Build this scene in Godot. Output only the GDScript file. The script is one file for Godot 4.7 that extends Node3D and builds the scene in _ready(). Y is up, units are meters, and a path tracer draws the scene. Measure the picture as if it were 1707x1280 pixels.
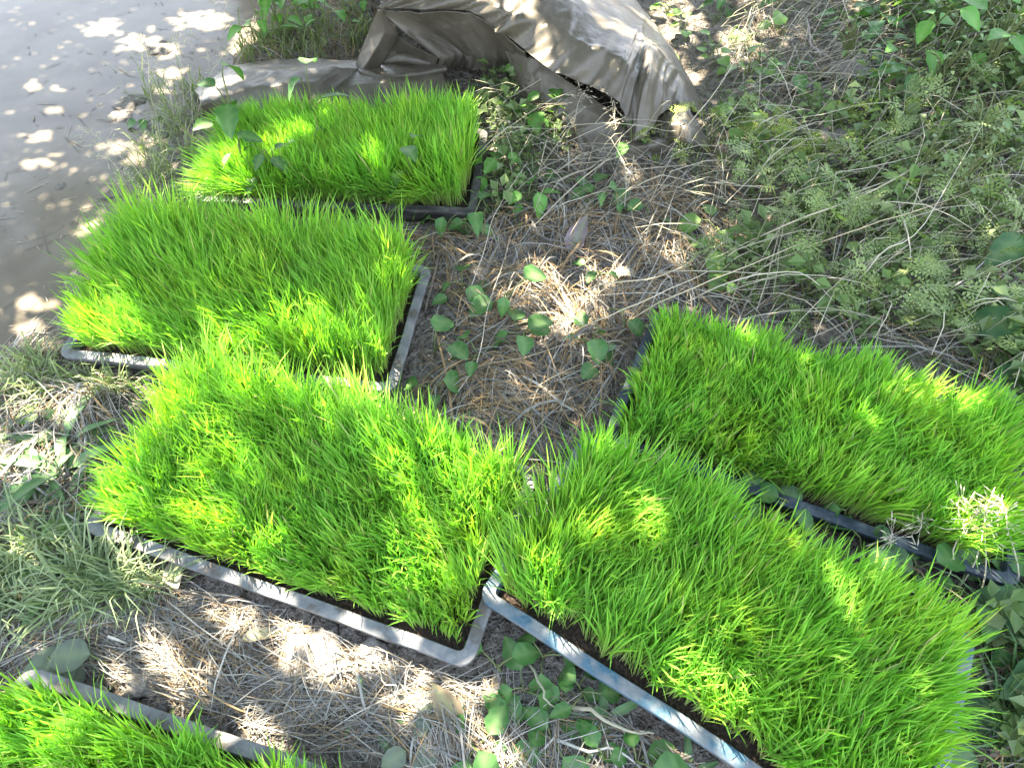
extends Node3D
# Trays of young rice seedlings set out on a straw-strewn bank beside muddy water, in the dappled shade of a tree.

var rng := RandomNumberGenerator.new()
var noise := FastNoiseLite.new()
var counts := {}
var mats := {}
const SUN := Vector3(-0.42, 0.80, -0.43)      # towards the sun
const WATER := -0.035
var shore := [Vector2(-0.811, -2.941), Vector2(-0.767, -2.403), Vector2(-0.732, -2.063), Vector2(-0.749, -1.797), Vector2(-0.805, -1.584), Vector2(-0.814, -1.362), Vector2(-0.842, -1.194), Vector2(-0.896, -0.991), Vector2(-0.902, -0.826), Vector2(-0.888, -0.725), Vector2(-0.939, -0.620), Vector2(-1.112, -0.504), Vector2(-1.489, -0.293)]
# front corner, yaw in degrees
var tray_spots := [
	[Vector2(-0.680, -1.123), -3.8], [Vector2(-0.795, -0.703), -7.4], [Vector2(-0.626, -0.383), -18.5],
	[Vector2(-0.049, -0.280), -32.5], [Vector2(0.142, -0.533), -23.3], [Vector2(-0.707, 0.093), -16.0]]
const TL := 0.605
const TW := 0.305


# ---------------------------------------------------------------- mesh helpers
class MB:
	var v := PackedVector3Array()
	var c := PackedColorArray()
	var ix := PackedInt32Array()
	func pt(p: Vector3, col: Color) -> int:
		v.append(p); c.append(col)
		return v.size() - 1
	func tri(a: int, b: int, d: int):
		ix.append(a); ix.append(b); ix.append(d)
	func quad(a: int, b: int, d: int, e: int):
		tri(a, b, d); tri(a, d, e)
	func ribbon(pts: Array, wid: Array, across: Vector3, col: Color, col2: Color):
		# a flat strip along pts, wid[k] wide; a width of 0 at the end makes a point
		var n := pts.size()
		var pa := -1
		var pb := -1
		for k in n:
			var f := float(k) / (n - 1)
			var cc: Color = col.lerp(col2, f)
			if k == n - 1 and wid[k] <= 0.0:
				var t := pt(pts[k], cc)
				tri(pa, t, pb)
				break
			var s: Vector3 = across * (wid[k] * 0.5)
			var a := pt(pts[k] - s, cc)
			var b := pt(pts[k] + s, cc)
			if k > 0:
				tri(pa, a, b); tri(pa, b, pb)
			pa = a; pb = b
	func tube(pts: Array, rad: Array, sides: int, col: Color, col2: Color):
		var n := pts.size()
		var last := -1
		for k in n:
			var d: Vector3 = (pts[mini(k + 1, n - 1)] - pts[maxi(k - 1, 0)]).normalized()
			var u := d.cross(Vector3(0.13, 0.97, 0.21)).normalized()
			if u.length() < 0.1: u = Vector3.RIGHT
			var w := d.cross(u)
			var cc: Color = col.lerp(col2, float(k) / (n - 1))
			var first := v.size()
			for s in sides:
				var a := TAU * s / sides
				pt(pts[k] + (u * cos(a) + w * sin(a)) * rad[k], cc)
			if last >= 0:
				for s in sides:
					var s2 := (s + 1) % sides
					quad(last + s, last + s2, first + s2, first + s)
			last = first
		var e := pt(pts[n - 1], col2)
		for s in sides:
			tri(last + s, last + (s + 1) % sides, e)
	func mesh(smooth := true) -> ArrayMesh:
		var arr := []
		arr.resize(Mesh.ARRAY_MAX)
		arr[Mesh.ARRAY_VERTEX] = v
		arr[Mesh.ARRAY_COLOR] = c
		arr[Mesh.ARRAY_INDEX] = ix
		if smooth:
			var nr := PackedVector3Array()
			nr.resize(v.size())
			for k in range(0, ix.size(), 3):
				var a := v[ix[k]]
				var f := (v[ix[k + 2]] - a).cross(v[ix[k + 1]] - a)
				nr[ix[k]] += f; nr[ix[k + 1]] += f; nr[ix[k + 2]] += f
			for k in nr.size():
				nr[k] = nr[k].normalized() if nr[k].length_squared() > 0.0 else Vector3.UP
			arr[Mesh.ARRAY_NORMAL] = nr
		var m := ArrayMesh.new()
		m.add_surface_from_arrays(Mesh.PRIMITIVE_TRIANGLES, arr)
		return m


func numbered(called: String) -> String:
	counts[called] = counts.get(called, -1) + 1
	return called if counts[called] == 0 else "%s_%03d" % [called, counts[called]]

func part(called: String, mesh: Mesh, mat: Material, parent: Node) -> MeshInstance3D:
	var o := MeshInstance3D.new()
	o.name = called
	o.mesh = mesh
	o.material_override = mat
	parent.add_child(o, true)
	return o

func thing(called: String, label: String, category: String, group := "", at := Vector3.ZERO, turn := 0.0) -> Node3D:
	var o := Node3D.new()
	o.name = numbered(called)
	add_child(o)
	o.position = at
	o.rotation.y = turn
	tag(o, label, category, group)
	return o

func tag(o: Node, label: String, category := "", group := "", kind := ""):
	o.set_meta("label", label)
	if category: o.set_meta("category", category)
	if group: o.set_meta("group", group)
	if kind: o.set_meta("kind", kind)

func solo(called: String, mesh: Mesh, mat: Material, label: String, category: String, group := "", kind := "") -> MeshInstance3D:
	var o := part(numbered(called), mesh, mat, self)
	tag(o, label, category, group, kind)
	return o

func lin(r: float, g: float, b: float) -> Color:
	return Color(r, g, b).linear_to_srgb()

func nz(x: float, y: float, s: float, off := 0.0) -> float:
	return noise.get_noise_2d(x * s + off, y * s - off * 0.7)

func rf(a: float, b: float) -> float:
	return rng.randf_range(a, b)


# ---------------------------------------------------------------- materials
func noise_tex(freq: float, colors: Array, offs: Array, octaves := 5, sd := 1, size := 512) -> NoiseTexture2D:
	var t := NoiseTexture2D.new()
	var n := FastNoiseLite.new()
	n.noise_type = FastNoiseLite.TYPE_SIMPLEX_SMOOTH
	n.frequency = freq
	n.fractal_octaves = octaves
	n.fractal_gain = 0.6
	n.seed = sd
	t.noise = n
	t.width = size; t.height = size
	t.seamless = true
	var g := Gradient.new()
	g.colors = PackedColorArray(colors)
	g.offsets = PackedFloat32Array(offs)
	t.color_ramp = g
	return t

func grey_tex(freq: float, octaves := 5, sd := 1, size := 512) -> NoiseTexture2D:
	return noise_tex(freq, [Color.BLACK, Color.WHITE], [0.1, 0.9], octaves, sd, size)

func std(name_: String, rough: float, spec := 0.4) -> StandardMaterial3D:
	var m := StandardMaterial3D.new()
	m.resource_name = name_
	m.roughness = rough
	m.metallic_specular = spec
	mats[name_] = m
	return m

func tri(m: StandardMaterial3D, scale: float):
	m.uv1_triplanar = true
	m.uv1_world_triplanar = true
	m.uv1_scale = Vector3.ONE * scale

func vertex_mat(name_: String, rough: float, spec: float, back := Color(0, 0, 0)) -> StandardMaterial3D:
	var m := std(name_, rough, spec)
	m.vertex_color_use_as_albedo = true
	if back != Color(0, 0, 0):
		m.backlight_enabled = true
		m.backlight = back
	return m

func make_materials():
	var m := std("soil_ground", 0.95, 0.25)
	m.albedo_texture = noise_tex(0.012, [lin(0.075, 0.062, 0.048), lin(0.15, 0.13, 0.105), lin(0.24, 0.215, 0.18), lin(0.12, 0.10, 0.08)], [0.2, 0.45, 0.65, 0.85], 6, 4, 1024)
	m.heightmap_enabled = true
	m.heightmap_texture = grey_tex(0.02, 6, 9, 1024)
	m.heightmap_scale = 1.6
	tri(m, 2.6)
	m = std("muddy_water", 0.16, 0.32)
	m.albedo_texture = noise_tex(0.006, [lin(0.120, 0.101, 0.075), lin(0.142, 0.121, 0.091), lin(0.164, 0.140, 0.106)], [0.25, 0.5, 0.8], 4, 12)
	m.normal_enabled = true
	var nt := NoiseTexture2D.new()
	var fn := FastNoiseLite.new()
	fn.frequency = 0.008
	fn.fractal_octaves = 3
	nt.noise = fn
	nt.as_normal_map = true
	nt.seamless = true
	nt.bump_strength = 1.5
	m.normal_texture = nt
	m.normal_scale = 0.35
	tri(m, 0.9)
	vertex_mat("seedling", 0.5, 0.35, lin(0.72, 0.95, 0.22))
	vertex_mat("leaf", 0.5, 0.45, lin(0.55, 0.75, 0.2))
	vertex_mat("straw", 0.75, 0.3, lin(0.25, 0.22, 0.14))
	vertex_mat("bark", 0.9, 0.25)
	vertex_mat("dry_leaf", 0.75, 0.3, lin(0.3, 0.22, 0.12))
	m = std("potting_soil", 0.95, 0.2)
	m.albedo_texture = noise_tex(0.05, [lin(0.018, 0.013, 0.010), lin(0.04, 0.03, 0.022), lin(0.09, 0.065, 0.045)], [0.3, 0.6, 0.9], 5, 21)
	tri(m, 6.0)
	var cols := {
		"grey_plastic": [lin(0.075, 0.066, 0.055), lin(0.112, 0.115, 0.118), lin(0.135, 0.137, 0.137), lin(0.20, 0.19, 0.175)],
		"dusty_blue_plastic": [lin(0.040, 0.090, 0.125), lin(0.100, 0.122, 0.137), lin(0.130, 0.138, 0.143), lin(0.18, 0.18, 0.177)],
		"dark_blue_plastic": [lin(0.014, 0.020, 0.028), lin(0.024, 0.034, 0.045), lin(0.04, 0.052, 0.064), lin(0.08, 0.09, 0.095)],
		"dark_plastic": [lin(0.035, 0.032, 0.030), lin(0.055, 0.052, 0.050), lin(0.08, 0.075, 0.07), lin(0.13, 0.12, 0.105)]}
	var k := 30
	for n in cols:
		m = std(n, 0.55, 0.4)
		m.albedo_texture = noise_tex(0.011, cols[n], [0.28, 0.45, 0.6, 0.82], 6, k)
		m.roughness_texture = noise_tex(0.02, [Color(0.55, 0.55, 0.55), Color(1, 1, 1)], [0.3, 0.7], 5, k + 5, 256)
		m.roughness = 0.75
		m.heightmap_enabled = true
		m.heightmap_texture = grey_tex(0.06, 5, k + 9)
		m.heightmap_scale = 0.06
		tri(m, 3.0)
		k += 1
	m = std("canvas", 0.5, 0.45)
	m.albedo_texture = noise_tex(0.009, [lin(0.062, 0.053, 0.038), lin(0.088, 0.076, 0.056), lin(0.098, 0.086, 0.065), lin(0.15, 0.134, 0.106)], [0.2, 0.42, 0.66, 0.9], 6, 50)
	m.roughness_texture = noise_tex(0.015, [Color(0.6, 0.6, 0.6), Color(1, 1, 1)], [0.3, 0.7], 5, 51, 256)
	m.roughness = 0.50
	m.heightmap_enabled = true
	m.heightmap_texture = grey_tex(0.018, 5, 52)
	m.heightmap_scale = 0.14
	tri(m, 2.2)
	m = std("mud", 0.85, 0.3)
	m.albedo_texture = noise_tex(0.02, [lin(0.11, 0.097, 0.08), lin(0.17, 0.155, 0.133), lin(0.23, 0.21, 0.185)], [0.25, 0.5, 0.8], 5, 61)
	m.heightmap_enabled = true
	m.heightmap_texture = grey_tex(0.03, 6, 62)
	m.heightmap_scale = 0.5
	tri(m, 4.0)


# ---------------------------------------------------------------- ground
func shore_x(z: float) -> float:
	for k in shore.size() - 1:
		var a: Vector2 = shore[k]
		var b: Vector2 = shore[k + 1]
		if z <= b.y:
			return lerpf(a.x, b.x, clampf((z - a.y) / (b.y - a.y), 0.0, 1.0))
	return shore[-1].x - (z - shore[-1].y) * 2.0

func tray_dist(x: float, z: float) -> float:
	var best := 9.0
	for t in tray_spots:
		var a: float = deg_to_rad(t[1])
		var dx: float = x - t[0].x
		var dz: float = z - t[0].y
		var u := dx * cos(a) - dz * sin(a)
		var w := -dx * sin(a) - dz * cos(a)
		var ox := maxf(maxf(-u, u - TL), 0.0)
		var oz := maxf(maxf(-w, w - TW), 0.0)
		best = minf(best, sqrt(ox * ox + oz * oz))
	return best

func ground_h(x: float, z: float) -> float:
	var d := x - shore_x(z) + 0.03 * nz(x, z, 5.0, 40.0)
	var h := 0.02 * nz(x, z, 3.0) + 0.010 * nz(x, z, 11.0, 9.0) + 0.005 * nz(x, z, 34.0, 3.0)
	h += 0.05 * smoothstep(0.35, 1.3, x) * smoothstep(-0.9, -1.6, z) + 0.02 * smoothstep(0.5, 1.2, x)
	var td := tray_dist(x, z)
	h = lerpf(-0.004, h, smoothstep(0.0, 0.07, td))
	h -= 0.075 * (1.0 - smoothstep(-0.12, 0.07, d))
	if d < -0.1: h -= 0.10 * smoothstep(0.0, 1.0, (-0.1 - d) * 2.0)
	return h

func build_ground():
	var mb := MB.new()
	var xs := []
	var zs := []
	for k in range(-30, 0): xs.append(-2.0 - pow(-k / 30.0, 2.5) * 40.0)
	for k in 211: xs.append(-2.0 + 4.0 * k / 210.0)
	for k in range(1, 31): xs.append(2.0 + pow(k / 30.0, 2.5) * 40.0)
	for k in range(-30, 0): zs.append(-2.6 - pow(-k / 30.0, 2.5) * 40.0)
	for k in 161: zs.append(-2.6 + 3.0 * k / 160.0)
	for k in range(1, 31): zs.append(0.4 + pow(k / 30.0, 2.5) * 40.0)
	var nx := xs.size()
	for z in zs:
		for x in xs:
			mb.pt(Vector3(x, ground_h(x, z), z), Color.WHITE)
	for j in zs.size() - 1:
		for i in nx - 1:
			var a: int = j * nx + i
			mb.quad(a, a + 1, a + nx + 1, a + nx)
	var g := part("ground", mb.mesh(), mats.soil_ground, self)
	g.set_meta("kind", "structure")
	tag(g, "bare grey brown soil of the bank under straw and trays", "ground")
	# muddy water
	var w := MB.new()
	var q := [Vector3(-42, WATER, -42), Vector3(3, WATER, -42), Vector3(3, WATER, 42), Vector3(-42, WATER, 42)]
	for p in q: w.pt(p, Color.WHITE)
	w.quad(0, 1, 2, 3)
	var o := part("water", w.mesh(), mats.muddy_water, self)
	o.set_meta("kind", "structure")
	tag(o, "still muddy grey water beside the bank", "water")


# ---------------------------------------------------------------- trays
func rounded(L: float, W: float, r: float) -> Array:
	var p := []
	for q in 4:
		var cx: float = [L / 2 - r, -L / 2 + r, -L / 2 + r, L / 2 - r][q]
		var cz: float = [W / 2 - r, W / 2 - r, -W / 2 + r, -W / 2 + r][q]
		for k in 6:
			var a := PI / 2 * q + PI / 2 * k / 5.0
			p.append(Vector2(cx + r * cos(a), cz + r * sin(a)))
		# a few points along the straight so that the rim can sag a little
		var nq := (q + 1) % 4
		var e: Vector2 = p[-1]
		var s := Vector2([L / 2 - r, -L / 2 + r, -L / 2 + r, L / 2 - r][nq] + r * cos(PI / 2 * (q + 1)), [W / 2 - r, W / 2 - r, -W / 2 + r, -W / 2 + r][nq] + r * sin(PI / 2 * (q + 1)))
		for k in range(1, 10):
			p.append(e.lerp(s, k / 10.0))
	return p

func ring_mesh(profile: Array, off: float) -> ArrayMesh:
	# profile: [inset, height] from outside to inside
	var mb := MB.new()
	var rings := []
	for pr in profile:
		rings.append(rounded(TL - 2 * pr[0], TW - 2 * pr[0], maxf(0.022 - pr[0] * 0.75, 0.004)))
	var n: int = rings[0].size()
	for j in rings.size():
		for k in n:
			var p: Vector2 = rings[j][k]
			var wob := 0.0022 * nz(p.x, p.y, 9.0, off)
			var side := 0.0020 * nz(p.x, p.y, 7.0, off + 50)
			mb.pt(Vector3(p.x + side, profile[j][1] + wob * (profile[j][1] / 0.04), p.y + side), Color.WHITE)
	for j in rings.size() - 1:
		for k in n:
			var k2 := (k + 1) % n
			mb.quad(j * n + k, j * n + k2, (j + 1) * n + k2, (j + 1) * n + k)
	return mb.mesh()

func seedling_mesh(s: Dictionary) -> ArrayMesh:
	var mb := MB.new()
	var L := TL - 0.044
	var W := TW - 0.044
	var step: float = s.get("step", 0.0041)
	var off: float = s.off
	var nx := int(L / step)
	var nw := int(W / step)
	for j in nw:
		for i in nx:
			var x := -L / 2 + (i + rf(0.0, 1.0)) * step
			var z := -W / 2 + (j + rf(0.0, 1.0)) * step
			# a ragged edge to the root mat
			var ed := minf(minf(x + L / 2, L / 2 - x), minf(z + W / 2, W / 2 - z))
			if s.has("inset") and L / 2 - x < s.inset + 0.012 * nz(z, 3.0, 20.0, off): continue
			if ed < 0.004 + 0.010 * (nz(x, z, 25.0, off + 7) + 0.3): continue
			var dens := nz(x, z, 16.0, off + 3)
			if dens < -0.42 and rng.randf() < 0.6: continue
			var H: float = s.h * (1.0 + 0.15 * nz(x, z, 6.0, off) + 0.15 * nz(x, z, 22.0, off + 20)) * rf(0.85, 1.05)
			if s.has("slope"): H *= 1.0 + s.slope.x * x / (L / 2) + s.slope.y * z / (W / 2)
			var lean := Vector2(s.lean) + Vector2(nz(x, z, 5.0, off + 11), nz(x, z, 5.0, off + 31)) * 0.22 + Vector2(nz(x, z, 24.0, off + 61), nz(x, z, 24.0, off + 81)) * 0.36
			var spread: float = s.get("spread", 1.0)
			if ed < 0.03:
				var e := (0.03 - ed) / 0.03
				var ox := x / (L / 2)
				var oz := z / (W / 2)
				var eg: Array = s.get("edge", [1.0, 1.0, 1.0, 1.0])      # -x, +x, front, rear
				lean += Vector2(signf(ox) * pow(absf(ox), 9.0) * (eg[0] if ox < 0 else eg[1]), signf(oz) * pow(absf(oz), 5.0) * (eg[2] if oz > 0 else eg[3])) * 0.42 * e * spread
			var tone := clampf(nz(x, z, 7.0, off + 100) * 0.9 + nz(x, z, 30.0, off + 130) * 0.6, -1, 1)
			var green := Color(0.275, 0.490, 0.060).lerp(Color(0.195, 0.435, 0.058), clampf(0.5 - tone, 0, 1))
			if tone > 0.35: green = green.lerp(Color(0.38, 0.49, 0.04), (tone - 0.35) * 1.1)
			var pale := Color(0.36, 0.38, 0.16)
			var leaves := 2 if rng.randf() < 0.75 else 3
			for k in leaves:
				var a := rng.randf() * TAU
				var l := lean + Vector2(cos(a), sin(a)) * rf(0.04, 0.37)
				var h := H * (1.0 if k == 0 else rf(0.6, 0.98))
				var fc := rng.randf()
				var col := green * rf(0.82, 1.2)
				if fc < 0.03: col = Color(0.42, 0.46, 0.13)
				elif fc < 0.037: col = Color(0.50, 0.43, 0.24)
				var droop := rf(0.02, 0.16) if rng.randf() < 0.86 else rf(0.3, 0.62)
				var len_ := l.length()
				var sq := 1.0 / sqrt(1.0 + len_ * len_ * 0.55)
				var base := Vector3(x, 0.026, z)
				var w: float = rf(0.0018, 0.0031) * s.get("w", 1.0)
				var turn := a + PI / 2 + rf(-0.9, 0.9)
				var ac := Vector3(cos(turn), rf(-0.25, 0.25), sin(turn))
				var kf := Vector3(l.x, 0, l.y) * h * sq
				var up := h * sq
				var pa := -1
				var pb := -1
				for q in 5:
					var t: float = [0.0, 0.3, 0.56, 0.8, 1.0][q]
					var fw := pow(t, 1.5) * (1.0 + droop * t)
					var p := base + kf * fw + Vector3(0, up * (t - droop * t * t * t), 0)
					var cc: Color = pale if q == 0 else (pale.lerp(col, 0.72) if q == 1 else col)
					if q == 4:
						var tp := mb.pt(p, cc)
						mb.tri(pa, tp, pb)
					else:
						var hw: float = w * [0.22, 0.30, 0.5, 0.40][q]
						var va := mb.pt(p - ac * hw, cc)
						var vb := mb.pt(p + ac * hw, cc)
						if q > 0:
							mb.tri(pa, va, vb); mb.tri(pa, vb, pb)
						pa = va; pb = vb
	return mb.mesh(false)

func build_trays():
	var info := [
		{"h": 0.120, "edge": [3.2, 0.2, 2.4, 0.4], "lean": Vector2(-0.08, -0.08), "mat": "dark_plastic", "off": 11.0, "slope": Vector2(0.26, 0.0), "label": "dark seedling tray in front of the canvas tarp, full of tall rice seedlings"},
		{"h": 0.135, "edge": [0.5, 0.2, 0.2, 0.8], "lean": Vector2(-0.10, -0.12), "mat": "grey_plastic", "off": 23.0, "slope": Vector2(0.0, -0.27), "label": "grey seedling tray by the water, between two other trays of rice seedlings"},
		{"h": 0.106, "edge": [0.2, 0.3, -0.1, 0.5], "lean": Vector2(-0.10, -0.08), "mat": "grey_plastic", "off": 37.0, "slope": Vector2(-0.14, -0.38), "label": "grey seedling tray with long clean front rim beside dusty blue tray, rice sunlit in patches"},
		{"h": 0.116, "inset": 0.018, "edge": [1.6, 0.5, -0.2, 0.3], "lean": Vector2(0.02, -0.16), "mat": "dusty_blue_plastic", "off": 51.0, "slope": Vector2(0.0, 0.0), "label": "dusty blue-streaked seedling tray whose corner overlaps a grey tray, full of rice seedlings"},
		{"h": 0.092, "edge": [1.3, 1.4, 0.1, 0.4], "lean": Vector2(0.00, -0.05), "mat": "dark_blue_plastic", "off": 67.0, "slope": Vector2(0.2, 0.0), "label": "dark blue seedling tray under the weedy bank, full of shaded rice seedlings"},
		{"h": 0.10, "lean": Vector2(-0.15, -0.02), "mat": "grey_plastic", "off": 83.0, "spread": 0.3, "label": "pale grey seedling tray apart from the others, across a strip of straw"}]
	for k in 6:
		var sp: Array = tray_spots[k]
		var a: float = deg_to_rad(sp[1])
		var s: Dictionary = info[k]
		var c: Vector2 = sp[0] + Vector2(cos(a), -sin(a)) * TL / 2 + Vector2(-sin(a), -cos(a)) * TW / 2
		var lift: float = [0.0, 0.0, 0.0, 0.012, 0.0, 0.0][k]
		var t := thing("seedling_tray", s.label, "seedling tray", "trays of rice seedlings", Vector3(c.x, lift, c.y), a)
		if k == 3:      # a slightly shorter tray
			t.scale.x = 0.955
			t.position -= Vector3(cos(a), 0, -sin(a)) * TL * 0.0225
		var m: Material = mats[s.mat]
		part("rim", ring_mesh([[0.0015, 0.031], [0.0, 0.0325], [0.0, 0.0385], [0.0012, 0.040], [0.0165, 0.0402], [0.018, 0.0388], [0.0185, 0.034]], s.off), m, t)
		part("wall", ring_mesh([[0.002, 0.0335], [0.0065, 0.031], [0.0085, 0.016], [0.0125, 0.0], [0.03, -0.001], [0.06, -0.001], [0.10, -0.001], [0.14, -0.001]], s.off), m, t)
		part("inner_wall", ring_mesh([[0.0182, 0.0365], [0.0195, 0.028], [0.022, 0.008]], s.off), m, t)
		# soil
		var mb := MB.new()
		var sx := 70
		var sz := 34
		for j in sz + 1:
			for i in sx + 1:
				var x := (TL - 0.043) * (float(i) / sx - 0.5)
				var z := (TW - 0.043) * (float(j) / sz - 0.5)
				mb.pt(Vector3(x, 0.024 + 0.004 * nz(x, z, 40.0, s.off) + rf(-0.0012, 0.0012), z), Color.WHITE)
		for j in sz:
			for i in sx:
				var q := j * (sx + 1) + i
				mb.quad(q, q + 1, q + sx + 2, q + sx + 1)
		part("soil", mb.mesh(), mats.potting_soil, t)
		var sd := part("seedlings", seedling_mesh(s), mats.seedling, t)
		sd.set_meta("kind", "stuff")


# ---------------------------------------------------------------- straw and litter
func straw_colour() -> Color:
	var f := rng.randf()
	var c: Color
	if f < 0.36: c = Color(0.265, 0.252, 0.222)
	elif f < 0.66: c = Color(0.185, 0.178, 0.162)
	elif f < 0.73: c = Color(0.27, 0.215, 0.14)
	elif f < 0.93: c = Color(0.11, 0.09, 0.068)
	else: c = Color(0.42, 0.39, 0.33)
	return c * rf(0.75, 1.2)

func strand(mb: MB, x: float, z: float, yaw: float, ln: float, w: float, lift: float, col: Color, arch := 0.0):
	var d := Vector3(cos(yaw), 0, sin(yaw))
	var pts := []
	var bend := rf(-0.18, 0.18)
	var side := Vector3(-d.z, 0, d.x)
	var tilt := rf(-0.05, 0.05)
	for k in 5:
		var t := k / 4.0 - 0.5
		var p := Vector3(x, 0, z) + d * ln * t + side * bend * ln * (t * t - 0.12)
		p.y = ground_h(p.x, p.z) + lift + arch * (0.25 - t * t) * 4.0 + tilt * ln * t
		p.y = maxf(p.y, ground_h(p.x, p.z) + 0.001)
		pts.append(p)
	mb.ribbon(pts, [w * 0.7, w, w, w * 0.9, w * 0.4], (side + Vector3(0, rf(-0.7, 0.7), 0)).normalized(), col, col * rf(0.85, 1.1))

func inside(x: float, z: float, poly: PackedVector2Array) -> bool:
	return Geometry2D.is_point_in_polygon(Vector2(x, z), poly)

func build_straw():
	var zones := [
		{"poly": [Vector2(-0.273, -1.083), Vector2(-0.031, -1.183), Vector2(0.475, -1.247), Vector2(0.445, -0.905), Vector2(0.272, -0.842), Vector2(0.157, -0.572), Vector2(0.026, -0.504), Vector2(-0.237, -0.596)], "n": 2600, "lab": "tangled dry straw on the ground in the gap between the trays", "gold": 0.45},
		{"poly": [Vector2(-0.848, -0.402), Vector2(-0.639, -0.402), Vector2(-0.043, -0.205), Vector2(0.291, -0.081), Vector2(0.281, -0.004), Vector2(-0.247, -0.015), Vector2(-0.748, -0.205)], "n": 4600, "fine": 0.66, "lab": "grey dry straw on the strip of ground before the long grey rim", "gold": 0.12},
		{"poly": [Vector2(-1.041, -0.782), Vector2(-0.829, -0.782), Vector2(-0.592, -0.698), Vector2(-0.684, -0.572), Vector2(-0.639, -0.402), Vector2(-0.838, -0.382)], "n": 1200, "lab": "pale dry straw on the bank edge beside the water", "gold": 0.1},
		{"poly": [Vector2(-0.082, -1.542), Vector2(0.214, -1.411), Vector2(0.501, -1.387), Vector2(0.753, -2.403), Vector2(1.893, -2.403), Vector2(1.202, -0.842), Vector2(0.924, -0.526), Vector2(0.782, -0.658), Vector2(0.306, -0.842), Vector2(0.251, -1.083), Vector2(-0.069, -1.102)], "n": 4600, "high": 2600, "lab": "dry straw and dead stems over the weedy bank", "gold": 0.25},
		{"poly": [Vector2(0.877, -0.782), Vector2(1.167, -0.782), Vector2(0.764, -0.075), Vector2(0.540, -0.081), Vector2(0.656, -0.228), Vector2(0.538, -0.310), Vector2(0.634, -0.382)], "n": 1700, "lab": "dry straw around the outer ends of the dark blue and dusty blue trays", "gold": 0.3},
		{"poly": [Vector2(-0.847, -2.403), Vector2(-0.407, -2.403), Vector2(-0.347, -1.717), Vector2(-0.770, -1.717)], "n": 800, "lab": "dry grass and straw behind the canvas tarp at the water's edge", "gold": 0.4}]
	for zn in zones:
		var poly := PackedVector2Array(zn.poly)
		var lo := poly[0]
		var hi := poly[0]
		for p in poly:
			lo = lo.min(p); hi = hi.max(p)
		var mb := MB.new()
		var made := 0
		var tries := 0
		while made < zn.n and tries < 80000:
			tries += 1
			var x := rf(lo.x, hi.x)
			var z := rf(lo.y, hi.y)
			if not inside(x, z, poly) or tray_dist(x, z) < 0.012: continue
			if nz(x, z, 7.0, 300) < -0.12 and rng.randf() < 0.75: continue
			var yaw := nz(x, z, 2.2, 210) * 5.0 + rng.randfn(0.0, 0.55)
			if rng.randf() < 0.22: yaw = rng.randf() * TAU
			var col := straw_colour()
			if rng.randf() < zn.gold: col = Color(0.27, 0.19, 0.10) * rf(0.6, 1.2)
			var ln := rf(0.03, 0.13)
			if rng.randf() < 0.2: ln = rf(0.12, 0.26)
			if tray_dist(x + cos(yaw) * ln * 0.5, z + sin(yaw) * ln * 0.5) < 0.004 or tray_dist(x - cos(yaw) * ln * 0.5, z - sin(yaw) * ln * 0.5) < 0.004: continue
			var w := rf(0.0008, 0.0021)
			if rng.randf() < 0.04: w = rf(0.0025, 0.005)
			w *= zn.get("fine", 1.0)
			strand(mb, x, z, yaw, ln, w, rf(0.001, 0.020 * zn.get("fine", 1.0)), col, (rf(0.0, 0.010) if rng.randf() < 0.65 else rf(0.01, 0.035)) * zn.get("fine", 1.0))
			made += 1
			# chaff: crumbs of broken straw and husk
			for q in 2:
				var cx := x + rf(-0.05, 0.05)
				var cz := z + rf(-0.05, 0.05)
				if tray_dist(cx, cz) < 0.006: continue
				strand(mb, cx, cz, rng.randf() * TAU, rf(0.006, 0.022), rf(0.0008, 0.0022), 0.001 + rf(0, 0.004), straw_colour() * rf(0.6, 1.0))
		if zn.has("high"):
			for k in zn.high:
				var x := rf(lo.x, hi.x)
				var z := rf(lo.y, hi.y)
				if not inside(x, z, poly) or tray_dist(x, z) < 0.05: continue
				strand(mb, x, z, -0.45 + rng.randfn(0.0, 0.6), rf(0.08, 0.30), rf(0.0009, 0.0020), rf(0.02, 0.085), Color(0.36, 0.33, 0.24) * rf(0.6, 1.25), rf(0.0, 0.04))
		solo("straw", mb.mesh(false), mats.straw, zn.lab, "straw", "", "stuff")


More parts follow.
